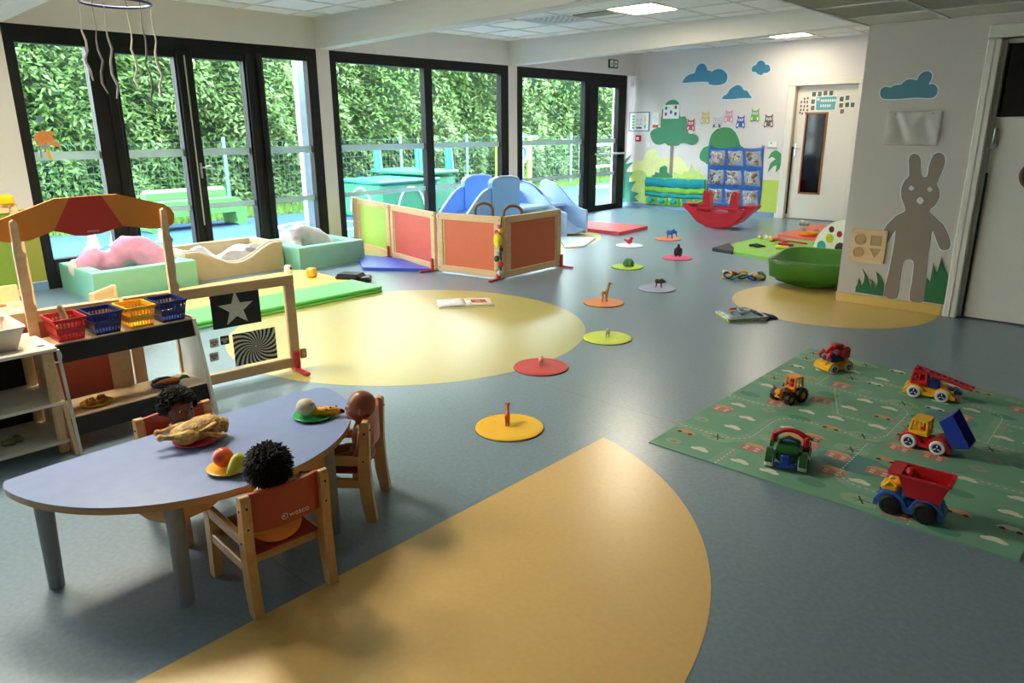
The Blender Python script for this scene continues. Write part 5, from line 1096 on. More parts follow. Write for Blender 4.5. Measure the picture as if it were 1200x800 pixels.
# fence panel pair behind the stall
def panel_frame(t, L_, H_, fw, m, zb=.03, th=.035):
    for x0, x1, z0, z1, nm in ((0, L_, H_-fw, H_, 'top_rail'), (0, L_, zb, zb+fw, 'bottom_rail'), (0, fw, zb+fw, H_-fw, 'stile'), (L_-fw, L_, zb+fw, H_-fw, 'stile')):
        MB().box(((x0+x1)/2, 0, (z0+z1)/2), (x1-x0, th, z1-z0), bev=.004).build(nm, m, t)
def foot(t, x, m, flip=1):
    f = MB().box((x, 0, .012), (.04, .3, .02), bev=.006).box((x, -.03*flip, .07), (.03, .02, .12), bev=.005).build('foot', m, t); return f
REDM = mat('red_steel', '#c02a30', .35)
a_l = math.atan2(2.28-1.45, -3.86+3.955)
t = thing('play_fence', 'wooden framed clear panel with star and spiral pictures', 'fence panel', (-3.965, 1.36, 0), a_l)
panel_frame(t, .93, .6, .06, LAM)
MB().box((.465, .0, .31), (.82, .004, .46)).build('clear_sheet', glass_mat('clear_acrylic', (.96, .97, .96)), t)
def flatx(t, pts, z, m, nm, h=.0006): return MB().prism(pts, h, z, T=wallT(0)).build(nm, m, t)
X0 = .40
flatx(t, [(.435, .345), (.715, .345), (.715, .545), (.435, .545)], .0026, CHALK, 'star_card')
st = [(.575+r*math.cos(PI/2+k*PI/5), .445+r*math.sin(PI/2+k*PI/5)) for k, r in zip(range(10), itertools.cycle((.105, .042)))]
flatx(t, st, .0034, WHT, 'star')
sp0 = flatx(t, [(.535, .105), (.79, .105), (.79, .3), (.535, .3)], .0026, WHT, 'spiral_card')
b = MB(); cx_, cz_ = .665, .205
for k in range(22):
    a0 = 2*PI*k/22
    P = []
    for side in (0, 1):
        seq = []
        for j in range(9):
            r = .006+.175*j/8; a = a0+side*PI/22+1.15*(j/8)**.8; seq.append((cx_+r*math.cos(a), cz_+r*math.sin(a)))
        P.append(seq)
    poly = P[0]+P[1][::-1]
    for j in range(8):
        q = [P[0][j], P[0][j+1], P[1][j+1], P[1][j]]
        q = [(min(max(x, .536), .789), min(max(z, .106), .299)) for x, z in q]
        ar = abs(sum(q[i-1][0]*q[i][1]-q[i][0]*q[i-1][1] for i in range(4)))
        if ar > 4e-6: b.prism(q, .0004, .0034, T=wallT(0))
b.build('spiral_stripes', CHALK, t)
for x, z, dk in ((.43, .27, 0), (.49, .275, 1), (.42, .19, 0)):
    flatx(t, rrect(x-.025, z-.025, x+.025, z+.025, .006), .0026, CHALK if dk else WHT, 'small_card')
    for sx in (-1, 1):
        flatx(t, circ(x+sx*.01, z+.004, .009, 10), .0034, WHT if dk else CHALK, 'printed_face'); flatx(t, circ(x+sx*.01, z+.004, .004, 8), .0041, CHALK if dk else WHT, 'printed_eye')
    flatx(t, [(x-.012, z-.014), (x+.012, z-.014), (x, z-.004)], .0034, WHT if dk else CHALK, 'printed_mark')
flatx(t, circ(.78, .56, .02, 10), .0026, RED, 'corner_sticker'); 
MB().box((.9, -.03, .07), (.035, .025, .12), bev=.006).box((.9, -.03, .016), (.035, .28, .018), bev=.006).build('foot', REDM, t); MB().box((.955, 0, .1), (.04, .03, .06), bev=.006).build('connector', LAM, t)
t = thing('play_fence', 'wooden framed panel with a red lower board behind the black shelf unit', 'fence panel', (-4.06, .42, 0), math.atan2(.92, .095))
panel_frame(t, .925, .6, .06, LAM); MB().box((.46, 0, .31), (.82, .012, .46)).build('board', mat('muted_red_board', '#b5523c', .5, var=.04), t)
# black-fronted stall shelf
t = thing('stall_shelf_unit', 'shelf unit with black fronts holding the toy shopping baskets', 'shelf unit', (-3.78, 1.255, 0))
for sy in (-1, 1):
    pr_ = [(-.095, .0), (.235, 0), (.105, .49), (.085, .5), (-.095, .5)]
    MB().prism(pr_, .016, sy*.335-.008, T=yT(0)).build('side_panel', WHT if sy > 0 else SHELFB, t)
for z, x1, fh, fx in ((.473, .082, .085, .092), (.142, .165, .085, .172)):
    MB().box(((-.095+x1)/2, 0, z+.008), (x1+.095, .654, .014)).build('shelf', SHELFB, t)
    MB().box((0, 0, 0), (.014, .654, fh), bev=.002, T=TX(fx+.003, 0, z-.03, ry=-.23)).build('front_board', CHALK, t)
MB().box((-.102, .02, .3), (.012, .1, .34)).build('back_post', LAM, t)
# stall posts + canopy
t = thing('market_stall_canopy', 'orange and red scalloped stall canopy on two wooden posts', 'canopy', (-3.93, 1.26, 0), PI/2)
OR1 = mat('amber_canopy', '#d08436', .55, var=.03); RD1 = mat('red_canopy', '#c03c30', .55, var=.03)
def cz_top(x): return 1.035+.09*max(0, 1-max(0, abs(x)-.14)/.26)*1.0 if abs(x) > .14 else 1.125
top = [(-.41, .985), (-.405, 1.02), (-.37, 1.045), (-.14, 1.122), (.14, 1.125), (.36, 1.06), (.395, 1.035), (.41, 1.0), (.405, .975)]
bot = [(.40, .955), (.375, .942), (.33, .935), (.27, .94), (.2, .955), (.145, .965), (.1, .955), (.04, .94), (-.02, .935), (-.08, .942), (-.13, .962), (-.165, .972), (-.2, .962), (-.27, .94), (-.34, .935), (-.39, .95)]
parts = {0: [], 1: [], 2: []}
mid_top = [(-.075, 1.1228), (.065, 1.1245)]; mid_bot = [(-.165, .972), (.145, .965)]
L_poly = [p for p in top if p[0] < -.075]+[mid_top[0], mid_bot[0]]+[p for p in bot if p[0] < -.17]
M_poly = [mid_top[0], mid_top[1], mid_bot[1]]+[p for p in bot if -.16 < p[0] < .14]+[mid_bot[0]]
R_poly = [mid_top[1]]+[p for p in top if p[0] > .07]+[p for p in bot if p[0] > .15]+[mid_bot[1]]
for nm, pl, m in (('canopy_side', L_poly, OR1), ('canopy_middle', M_poly, RD1), ('canopy_side', R_poly, OR1)):
    cpo = MB().prism(pl, .016, -.02, T=wallT(0)).build(nm, m, t)
    if m is RD1: 
        text('wesco', .022, LOGO, cpo, Matrix.Translation((.005, -.0008, .957)) @ Matrix.Rotation(PI/2, 4, 'X')).location.y = .02-.0165+.001-.0
for sx in (-1, 1):
    x = sx*.335
    MB().tube([(x-.0, -.035, .3), (x, -.03, .5)], .001)
    pr_ = [(x-.022, .02), (x+.022, .02), (x+.022, .6), (x+.03*1, .63), (x+.018, .66), (x+.022, .72), (x+.022, .86), (x+.03, .88), (x+.016, .9), (x+.016, 1.03), (x+.004, 1.045), (x-.012, 1.035), (x-.02, .9)]
    MB().prism(pr_, .022, .024, T=wallT(0)).build('post', BIRCH, t, mods=[('BEVEL', dict(width=.005, segments=2, limit_method='ANGLE'))])
# baskets
def basket(label, loc, m, rz=0.):
    t = thing('toy_basket', label, 'basket', loc, rz, group='toy shopping baskets on the stall shelf')
    b = MB(); H_ = .105; bx, by, tx, ty = .07, .054, .09, .068
    def wall_(f0, f1):
        def P(s_, k): 
            X = bx+(tx-bx)*k; Y = by+(ty-by)*k; c = [(X, -Y), (X, Y), (-X, Y), (-X, -Y)]; i = int(s_) % 4; q = s_-int(s_)
            a, d = c[i], c[(i+1) % 4]; return (a[0]+(d[0]-a[0])*q, a[1]+(d[1]-a[1])*q, H_*k)
        return P
    P = wall_(0, 0)
    def strip(k0, k1, s0, s1, n=1):
        q = [P(s0+1e-6, k0), P(s1-1e-6, k0), P(s1-1e-6, k1), P(s0+1e-6, k1)]
        ctr = Vector((0, 0, H_*.5)); inn = [(p[0]*.965, p[1]*.965, p[2]) for p in q]
        b.add(q+inn, [(0, 1, 2, 3), (7, 6, 5, 4), (0, 3, 7, 4), (1, 5, 6, 2), (0, 4, 5, 1), (3, 2, 6, 7)])
    for i in range(4):
        strip(0, .12, i, i+1); strip(.3, .62, i, i+1); strip(.84, 1, i, i+1)
        for k in range(9):
            s_ = i+k/8.0; w_ = .022
            s0, s1 = max(i, s_-w_), min(i+1, s_+w_); strip(.12, .3, s0, s1); strip(.62, .84, s0, s1)
    b.box((0, 0, .003), (bx*2, by*2, .005)); b.build('basket_body', m, t)
    MB().ring(rrect(-tx-.005, -ty-.005, tx+.005, ty+.005, .01), rrect(-tx+.003, -ty+.003, tx-.003, ty-.003, .008), .009, H_-.006).build('rim', m, t)
    hx = .004
    MB().tube([(tx+.002, -.05, H_-.01), (tx+.01, -.045, H_*.55), (tx+.008, .045, H_*.55), (tx+.002, .05, H_-.01)], .003, 6).build('handle', m, t)
    return t
ZS = .489
bk1 = basket('red toy shopping basket holding white food and a wooden spoon', (-3.79, 1.03, ZS), RED)
bk2 = basket('blue toy shopping basket between the red and the yellow one', (-3.79, 1.19, ZS), NAVY)
bk3 = basket('yellow toy shopping basket third along the stall shelf', (-3.79, 1.347, ZS), YELLOW)
bk4 = basket('blue toy shopping basket at the end of the stall shelf by the star picture', (-3.79, 1.505, ZS), NAVY)
t = thing('toy_dough', 'cream toy food lumps in the red basket', 'toy food', (-3.785, 1.03, ZS+.006)); b = MB()
for k in range(6): b.ell((random.uniform(-.025, .025), random.uniform(-.025, .025), .03+.008*k), (.026, .024, .018), 10, 7)
b.build('lump', mat('cream_food', '#d8c89a', .7, var=.1), t, mods=voxel(.005, 2))
t = thing('toy_spoon', 'pale wooden spatula sticking out of the red basket', 'spoon', (-3.785, 1.045, ZS+.05)); MB().tube([(0, 0, 0), (-.0, -.015, .06), (0, -.025, .1), (0, -.028, .112)], [.012, .014, .014, .007], 10).build('handle', mat('pale_olive_plastic', '#b0aa80', .5), t)
# lower shelf plates
ZL = .157
t = plate('yellow toy plate with two buns on the lower stall shelf', (-3.715, 1.085, ZL), .072, plastic('mustard_plate', '#c8a022', .35))
for dx, dy in ((0, -.025), (-.01, .028)):
    q = thing('toy_bun', 'brown toy bun on the yellow plate, %s of the pair' % ('near' if dy < 0 else 'far'), 'toy food', (-3.715+dx, 1.085+dy, ZL+.006), group='toy buns on the yellow plate')
    MB().ell((0, 0, .014), (.032, .024, .016), 16, 10).build('crust', mat('bun_crust', '#b8743c', .6, var=.25, scale=40, bump=.2), q)
    for k in range(3): MB().tube([(-.02, -.012+.012*k, .024), (0, -.01+.012*k, .031), (.02, -.012+.012*k, .024)], .003, 5).build('score_mark', mat('bun_pale', '#d8a878', .6), q)
plate('dark blue toy plate with a carrot on the lower stall shelf', (-3.74, 1.425, ZL), .072, plastic('navy_plate', '#2a3a6e', .35))
t = thing('toy_carrot', 'orange toy carrot with green leaves on the dark blue plate', 'toy food', (-3.72, 1.43, ZL+.022), 1.45)
MB().tube([(-.065, 0, 0), (-.03, 0, 0), (.03, 0, 0), (.055, 0, 0)], [.004, .013, .017, .012], 12).build('root', plastic('carrot_orange', '#dc7a2a', .4), t)
for a in (-.4, 0, .4): MB().tube([(.055, 0, 0), (.08, .02*a, .01), (.105, .05*a, .004)], [.006, .009, .003], 6).build('leaf', GREEN, t)
t = thing('toy_aubergine', 'dark purple toy aubergine behind the carrot', 'toy food', (-3.765, 1.42, ZL+.022), 1.4); MB().tube([(-.05, 0, 0), (-.02, 0, 0), (.03, 0, 0), (.05, 0, 0)], [.01, .018, .015, .006], 12).build('fruit', plastic('aubergine_purple', '#3c1430', .25), t); MB().tube([(.048, 0, 0), (.062, 0, .004)], [.009, .004], 7).build('stem', GREEN, t)
# white unit on the far left
t = thing('white_shelf_unit', 'white topped open shelf unit with wooden legs at the left edge', 'shelf unit', (-3.78, .62, 0))
MB().box((0, 0, .495), (.38, .62, .018), bev=.004).build('top_board', WHT, t)
for z in (.245, .06): MB().box((0, 0, z), (.38, .6, .016), bev=.003).build('shelf', WHT, t)
for x in (-.165, .165):
    for y in (-.27, .27): MB().box((x, y, .2435), (.035, .045, .485), bev=.008).build('leg', PINE, t)
MB().box((-.187, 0, .26), (.006, .6, .45)).build('back_board', BLACK, t)
MB().prism([(.24, 0), (.255, 0), (.19, .49), (.175, .49)], .012, .305, T=yT(0)).build('side_strip', WHT, t)
t = thing('white_tub', 'white plastic tub with orange dots on top of the white shelf unit', 'tub', (-3.80, .70, .505)); b = MB()
tub(b, .12, .1, .15, .135, .1, .005); b.build('tub_body', mat('cream_plastic', '#e0d8cc', .4), t)
MB().ring(rrect(-.16, -.145, .16, .145, .03), rrect(-.145, -.13, .145, .13, .025), .008, .096).build('rim', mat('cream_plastic', '#e0d8cc', .4), t)
for k, (x, y) in enumerate(((-.05, .02), (.03, .05), (.05, -.02), (-.03, -.04), (0, .08))):
    q = thing('toy_tomato_slice', 'orange red toy slice in the white tub, %s' % ('in the middle left', 'upper right', 'lower right', 'nearest the shelf edge', 'topmost')[k], 'toy food', (-3.80+x, .70+y, .516), group='toy slices in the white tub'); MB().lathe([(0, 0), (.026, 0), (.028, .006), (.024, .012), (0, .012)], seg=18).build('slice', plastic('salmon_slice', '#e88a5c'), q)
t = thing('paper_label', 'small printed paper label on the white shelf top', 'label', (-3.66, .885, .5045)); MB().box((0, 0, .0006), (.1, .07, .001), rz=.5).build('paper', PAPER, t); MB().prism(circ(0, 0, .018, 16), .0005, .0012).build('printed_mark', INK, t)
t = thing('toy_lettuce', 'green toy vegetable scrap on the bottom white shelf', 'toy food', (-3.74, .72, .068)); b = MB()
for k in range(5): b.ell((random.uniform(-.03, .03), random.uniform(-.03, .03), .012), (.025, .02, .012), 8, 6)
b.build('leaf', mat('dull_green_food', '#77805a', .6, var=.3, scale=40), t, mods=voxel(.005, 1))
t = thing('rubber_ring', 'clear rubber ring hanging under the white shelf top', 'ring', (-3.62, .925, .455)); MB().tube([(0, .022*math.cos(2*PI*k/20), .028*math.sin(2*PI*k/20)) for k in range(20)], .004, 6, closed=True).build('ring', WHITEP, t)
t = thing('green_ring_toy', 'small olive ring toy perched beside the last blue basket', 'toy', (-3.83, 1.59, .5)); MB().tube([(.0, .022*math.cos(2*PI*k/20), .0+.022*math.sin(2*PI*k/20)) for k in range(20)], .006, 6, closed=True, T=TX(0, 0, .0285)).build('ring', mat('olive_toy', '#6f7a30', .4), t); t.location.z = .5
# ================================================================== SLEEPING NESTS BY THE WINDOW
MINT = mat('mint_green_vinyl', '#82c0a6', .4, var=.03, bump=.05, bscale=9); SAND = mat('beige_vinyl', '#c2ae86', .45, var=.04, bump=.12, bscale=8); SANDIN = mat('pale_beige_vinyl', '#d8cfc0', .5, var=.03)
def nest(label, x0, x1, y0, y1, h, m, wall=.13, dip=0., inner=None, dipx=None):
    cx, cy = (x0+x1)/2, (y0+y1)/2; t = thing('foam_nest', label, 'foam bed', (cx, cy, 0), group='foam rest nests along the folding windows'); hx, hy = (x1-x0)/2, (y1-y0)/2
    def side(name, a, b_, c, d, f=None):
        n = 24; bb = MB(); L_ = (Vector(b_)-Vector(a)).length
        def fn(u, v):
            hh = h*(1-(f(u) if f else 0)); p = Vector(a).lerp(Vector(b_), u); o = Vector(c)
            prof = [(0, 0), (0, .5), (.0, .92), (.06, .99), (.2, 1.0), (.8, 1.0), (.94, .99), (1, .92), (1, .5), (1, 0)]
            k = v*9; i = min(8, int(k)); q = k-i; w_ = prof[i][0]*(1-q)+prof[i+1][0]*q; z = prof[i][1]*(1-q)+prof[i+1][1]*q
            wr = .006*math.sin(40*u+9*z)*(1 if dip else .35)*math.sin(PI*z)
            return (p.x+o.x*(w_*d+wr), p.y+o.y*(w_*d+wr), z*hh)
        bb.sheet(fn, n, 28); 
        for u in (0, 1):
            ring_ = [fn(u, j/27) for j in range(28)]; bb.add(ring_, [tuple(range(28))])
        return bb.build(name, m, t)
    # front (+x side), back, ends
    side('front_wall', (hx, -hy), (hx, hy), (-1, 0), wall, dip and (lambda u: dip*max(0, math.sin(PI*min(1, max(0, (u-.1)/.8))))**1.5))
    side('back_wall', (-hx, -hy), (-hx, hy), (1, 0), wall)
    side('end_wall', (-hx+wall, -hy), (hx-wall, -hy), (0, 1), wall); side('end_wall', (-hx+wall, hy), (hx-wall, hy), (0, -1), wall)
    MB().box((0, 0, .045), (2*(hx-wall), 2*(hy-wall), .09), bev=.01).build('base_mattress', inner or m, t)
    if dip: 
        MB().tube([(hx-.06, -hy+2*hy*k/40, h*(1-dip*max(0, math.sin(PI*min(1, max(0, (k/40-.1)/.8))))**1.5)+.002) for k in range(41)], .014, 8).build('pale_piping', SANDIN, t)
    return t
nest('mint green foam nest with a pink cushion nearest the stall', -7.58, -6.74, 2.1, 3.0, .26, MINT)
nest('beige foam nest with a scooped front between the two mint ones', -7.62, -7.0, 3.02, 4.06, .29, SAND, dip=.55, inner=SANDIN, wall=.1)
nest('mint green foam nest with a grey cushion nearest the white pillar', -7.6, -6.75, 4.1, 4.93, .235, MINT)
def cushion(name, label, loc, rz, pts, radii, m, cat='cushion', end=None):
    t = thing(name, label, cat, loc, rz)
    b = MB(); b.tube(pts, radii, 20)
    for p, r in ((pts[0], radii[0]), (pts[-1], radii[-1])): b.ell(p, r, 16, 10)
    o = b.build('cushion_body', m, t, mods=voxel(.014, 6))
    tx = bpy.data.textures.get('folds') or bpy.data.textures.new('folds', 'CLOUDS'); tx.noise_scale = .11
    md = o.modifiers.new('folds', 'DISPLACE'); md.texture = tx; md.strength = .045; md.mid_level = .5; md.texture_coords = 'LOCAL'
    return t, o
PINK = fabric('pink_cotton', '#eea4c0', .05); GREYC = fabric('pale_grey_cotton', '#c9c4c8', .06); GREYD = fabric('grey_stone_cotton', '#b5aeb0', .1)
t, o = cushion('nursing_cushion', 'pink horseshoe nursing cushion heaped in the near mint nest', (-7.14, 2.55, .09), 0,
        [(-.1, -.36, .15), (-.16, -.22, .2), (-.14, -.1, .17), (-.13, .04, .27), (-.05, .16, .24), (.08, .3, .14), (.14, .38, .07)], [.1, .12, .1, .14, .14, .11, .07], PINK)
MB().ell((-.1, -.42, .15), (.07, .05, .085)).build('pale_cushion_end', fabric('cream_cotton', '#e8d8c8', .05), t)
t, o = cushion('nursing_cushion', 'pale grey horseshoe cushion in the far mint nest', (-7.15, 4.45, .09), 0,
        [(.1, -.2, .08), (-.06, -.16, .18), (-.1, .0, .2), (-.02, .14, .16), (.08, .24, .08)], [.08, .13, .14, .11, .075], GREYC)
t = thing('crumpled_blanket', 'crumpled grey and white blanket lying in the beige nest', 'blanket', (-7.3, 3.55, .09))
def blk(u, v):
    x = -.2+.4*u; y = -.42+.84*v; z = .09+.05*math.sin(7*v+3*u)+.035*math.sin(15*v-6*u)+.025*math.sin(11*u+4)+.05*math.sin(PI*u)*math.sin(PI*v)
    e = min(u, 1-u, v, 1-v)*8; return (x+.02*math.sin(9*v), y+.02*math.sin(8*u), max(.01, z*min(1, e+.15)))
MB().sheet(blk, 34, 48).build('blanket_cloth', fabric('grey_white_blanket', '#cfcbd2', .1), t, mods=[('SOLIDIFY', dict(thickness=.008)), ('SUBSURF', dict(levels=0, render_levels=1))])
t = thing('soft_rabbit', 'small grey soft toy on the blanket in the beige nest', 'soft toy', (-7.17, 3.78, .19)); b = MB(); b.ell((0, 0, .03), (.05, .07, .035)); b.ell((.02, .08, .035), (.035, .035, .03)); b.tube([(.03, .08, .05), (.06, -.02, .02)], .014)
b.build('body', mat('taupe_plush', '#8f8688', .9, var=.3, scale=40, bump=.3), t, mods=voxel(.008, 2))
# mats on the floor left
slab('floor_mat', 'yellow vinyl mat in front of the foam nests', [(-6.66, 2.2), (-5.74, 2.2), (-5.74, 4.04), (-6.62, 4.02)], .04, mat('sunny_yellow_vinyl', '#eec04a', .45, var=.04))
t = thing('folding_mat', 'green two-layer folding mat between yellow mat and pale yellow circle', 'mat', (-5.48, 3.1, 0))
gv = mat('grass_green_vinyl', '#5fbf5c', .45, var=.03)
for z in (0, .03): MB().box((0, -.04, z+.0145), (.47, 1.9, .028), bev=.008).build('layer', gv, t)
slab('floor_mat', 'royal blue vinyl mat along the wooden fence panels', [(-6.25, 4.53), (-5.63, 4.95), (-6.35, 5.14), (-7.0, 5.0)], .035, mat('royal_blue_vinyl', '#3f55c8', .4, var=.03))
t = thing('toy_cube', 'small yellow soft cube on the yellow mat', 'toy', (-6.18, 3.87, .04), .5); MB().box((0, 0, .045), (.09, .09, .09), bev=.016).build('cube_body', mat('yellow_foam', '#eeb43a', .7), t)
t = thing('toy_dice', 'small white toy with a dark dot on the yellow mat', 'toy', (-6.45, 3.78, .04), .2); MB().box((0, 0, .05), (.08, .07, .1), bev=.02).build('toy_body', WHITEP, t); MB().ell((.04, 0, .07), (.006, .014, .016), 8, 6).build('dot', BLACK, t)
t = thing('mat_strap_end', 'black folded fabric corner at the end of the yellow mat', 'mat corner', (-5.86, 4.1, .0), .5)
MB().box((0, 0, .045), (.26, .2, .085), bev=.03).box((.12, .03, .03), (.16, .2, .05), bev=.02, rz=.4).build('folded_cloth', mat('black_shiny_fabric', '#1c1818', .3, var=.2), t)
# toys at the clear panel
t = thing('toy_train', 'small red and white toy on the yellow mat behind the star picture', 'toy', (-5.9, 2.75, .04), .4); MB().box((0, 0, .03), (.1, .06, .05), bev=.012).build('toy_body', RED, t); MB().ell((.05, 0, .04), (.03, .03, .03)).build('head', WHITEP, t)
t = thing('toy_train', 'white toy with dark marks behind the clear panel by the green mat', 'toy', (-5.55, 2.6, .058), .4); MB().box((0, 0, .03), (.14, .07, .05), bev=.015).build('toy_body', WHITEP, t); MB().box((0, 0, .057), (.06, .04, .006), bev=.002).build('dark_mark', mat('plum_mark', '#6a3a4a', .5), t)

# ================================================================== WOODEN FENCE PANELS ROUND THE SLIDE
def fpanel(label, p0, p1, m, feet=(), group='wooden framed fence panels', H_=.615):
    a = math.atan2(p1[1]-p0[1], p1[0]-p0[0]); L_ = math.hypot(p1[0]-p0[0], p1[1]-p0[1])
    t = thing('play_fence', label, 'fence panel', (p0[0], p0[1], 0), a, group); panel_frame(t, L_, H_, .065, PINE, zb=.02)
    for x in (.065, L_-.065): MB().box((x+.014*(1 if x < L_/2 else -1), 0, .32), (.02, .018, .47)).build('inner_bead', PINE, t)
    MB().box((L_/2, 0, .318), (L_-.15, .012, .47)).build('coloured_board', m, t)
    for x in (.02, L_-.02):
        for z in (.58, .06): MB().cyl((x, -.018, z), (x, -.021, z), .006, .006, 8).build('bolt', BLACK, t)
    for x in feet:
        MB().box((x, -.03, .075), (.035, .022, .13), bev=.005).box((x, -.05, .014), (.035, .26, .018), bev=.005).build('foot', REDM, t)
    return t
P0, P1, P2, P3, P4 = (-7.5, 5.42), (-6.62, 5.22), (-5.6, 4.99), (-4.80, 5.13), (-4.815, 6.04)
fpanel('wooden framed fence panel with lime green board beside the pillar', P0, P1, mat('lime_board', '#a6c256', .45, var=.03), feet=(.87,))
fpanel('wooden framed fence panel with coral red board behind the blue mat', (P1[0]+.03, P1[1]-.006), P2, mat('coral_board', '#cf5a4a', .45, var=.03), feet=(.97,))
fpanel('wooden framed fence panel with orange board facing the pale circle', (P2[0]+.03, P2[1]+.01), P3, mat('orange_board', '#cf6238', .45, var=.03), feet=(.75,))
fpanel('wooden framed fence panel with orange board turned towards the discs', (P3[0], P3[1]+.03), P4, mat('orange_board', '#cf6238', .45, var=.03), feet=(.88,))
MB_post = MB().box((-7.57, 5.44, .31), (.07, .06, .62), bev=.006).build('fence_post', PINE, origin=(-7.57, 5.44, 0)); tag(MB_post, 'wooden end post of the fence panels at the white pillar', 'post')
# string of soft toys at the corner post
t = thing('toy_string', 'string of small soft toys hanging at the fence corner', 'hanging toys', (-4.775, 5.1, 0), -.7)
MB().tube([(0, 0, .62), (.0, -.015, .45), (0, -.01, .2), (0, -.01, .1)], .006, 6).build('cord', BLACK, t)
items = [(.53, '#d86a8c', .024), (.49, '#e8c43a', .03), (.465, '#c03848', .03), (.4, '#e2cf22', .05), (.31, '#2a2a2e', .022), (.26, '#8fa89a', .032), (.22, '#3c6a5c', .03), (.17, '#c23a3c', .034), (.155, '#2f8a8a', .036), (.12, '#d8c27a', .026), (.08, '#c6d0d8', .03)]
for k, (z, c, r) in enumerate(items):
    r *= 1.3; b = MB(); a = k*1.9; dx, dy = .018*math.cos(a), -.03+.022*math.sin(a)
    if k in (3,): b.ell((dx, dy, z), (r*1.2, r*.6, r*1.1), 14, 10)
    elif k % 3 == 1: b.ell((dx, dy, z), r*.7, 10, 7).tube([(dx-.03, dy, z+.01), (dx, dy, z), (dx+.035, dy, z+.02)], [.008, .016, .008], 8)
    else: b.box((dx, dy, z), (r*1.5, r, r*1.5), bev=r*.4, rz=a)
    b.build('soft_toy', mat('softtoy_'+c[1:], c, .8, var=.25, scale=60), t)

# ================================================================== BLUE SLIDE SET
SB = mat('sky_blue_plastic', '#74aaf0', .35, var=.02, scale=3); SB2 = mat('pale_blue_plastic', '#a8c8f0', .35, var=.02, scale=3); DB = plastic('deep_blue_plastic', '#2244c0', .35)
t = thing('slide_unit', 'blue plastic corner slide with tall rounded side panels behind the fence', 'slide', (-6.65, 7.4, 0))
def side_wall(name, pts, th, T, m=SB):
    return MB().prism(pts, th, -th/2, T=T).build(name, m, t, mods=[('BEVEL', dict(width=.014, segments=2, limit_method='ANGLE', angle_limit=.8))])
XT = lambda x: Matrix(((0, 0, 1, x), (1, 0, 0, 0), (0, 1, 0, 0), (0, 0, 0, 1)))    # (u,v) -> (y,z) plane at x
hump = [(-.25, .02), (-.25, .78), (-.22, .82), (-.1, .85), (.1, .845), (.22, .82), (.26, .76), (.26, .02)]
curve = [(-.2, .72), (-.27, .715)]+[(-.27-.7*k/12, .31+.4*(.5+.5*math.cos(PI*min(1, (k/12)*1.02)))**1.25) for k in range(1, 13)]+[(-.97, .02), (-.25, .02)]
# left branch runs towards -y between planes x=-6.4 and x=-6.88
for x in (.25, -.23):
    side_wall('tall_panel', [(y-.52, z) for y, z in hump], .075, XT(x)); side_wall('curved_side_wall', [(y-.52, z) for y, z in curve], .035, XT(x))
    MB().tube([(x+.038, y-.52, z) for y, z in hump[1:7]], .012, 8).build('panel_rim', SB2, t); MB().tube([(x+.02, y-.52, z) for y, z in curve[1:14]], .01, 8).build('wall_rim', SB2, t)
def steps(u, v): return (-.21+.44*v, -.78-.7*u, .42-.36*u+.05*math.sin(PI*3*u)**2)
MB().sheet(steps, 22, 3, smooth=True).build('ramp', SB2, t, mods=[('SOLIDIFY', dict(thickness=.03))])
MB().box((.01, .05, .4), (.46, 1.5, .04), bev=.01).build('deck', SB2, t)
MB().prism(circ(-.52, .22, .075, 24), .006, .276, T=XT(0)).build('dark_porthole', mat('dark_hollow', '#33383c', .6), t)
# right branch runs towards +x between planes y=7.75 and y=8.2
curve2 = [(-.28, .62), (-.26, .70), (-.2, .725), (-.12, .7)]+[(-.12+.66*k/12, .34+.36*(.5+.5*math.cos(PI*k/12))**1.1) for k in range(1, 13)]+[(.56, .3), (.56, .02), (-.28, .02)]
for y, m_ in ((.38, SB2), (.84, SB2)):
    side_wall('curved_side_wall', curve2, .04, yT(y), m_)
MB().tube([(x, .352, z+.004) for x, z in curve2[1:9]], .012, 6).build('dark_edge', DB, t)
def chute(u, v): 
    x = -.2+.74*u; z = .05+.42*(.5+.5*math.cos(PI*min(1, u*1.08)))**1.1; return (x, .4+.42*v, z+.03*(2*v-1)**2)
MB().sheet(chute, 24, 9).build('chute', SB2, t, mods=[('SOLIDIFY', dict(thickness=.025))])
MB().box((-.24, .2, .3), (.04, .3, .58), bev=.01).build('back_support', SB, t); MB().box((-.22, .62, .2), (.05, .44, .4), bev=.01).build('back_support', SB, t)
slab('foam_pad', 'pale blue thin pad on the floor at the end of the slide', [(-6.2, 7.75), (-5.52, 7.03), (-5.42, 7.3), (-5.72, 7.95)], .02, mat('pale_blue_pad', '#c4dcec', .5))
# two baby walkers, only their arched handles show over the fence
WAL = wood('walnut_arch', '#6a4a34', '#8a6444', rough=.35)
for i, (x, y, lab) in enumerate(((-5.795, 5.9, 'baby walker with an arched wooden handle, left one behind the fence'), (-5.355, 5.9, 'baby walker with an arched wooden handle, right one at the fence corner'))):
    t = thing('baby_walker', lab, 'baby walker', (x, y, 0), PI*.25, group='baby walkers behind the fence')
    MB().tube([(-.1, 0, .1)]+[(-.1, 0, .5)]+[(-.1*math.cos(PI*k/10), 0, .545+.08*math.sin(PI*k/10)) for k in range(11)]+[(.1, 0, .5), (.1, 0, .1)], .017, 10).build('handle_arch', WAL, t)
    MB().box((0, .16, .15), (.3, .34, .04), bev=.01).box((0, .32, .2), (.3, .02, .12), bev=.006).box((.14, .16, .2), (.02, .34, .1), bev=.005).box((-.14, .16, .2), (.02, .34, .1), bev=.005).build('cart_box', BIRCH, t)
    for sx in (-.17, .17):
        for y_ in (.02, .28): MB().cyl((sx-.014, y_, .06), (sx+.014, y_, .06), .06, .06, 20).build('wheel', RED, t)
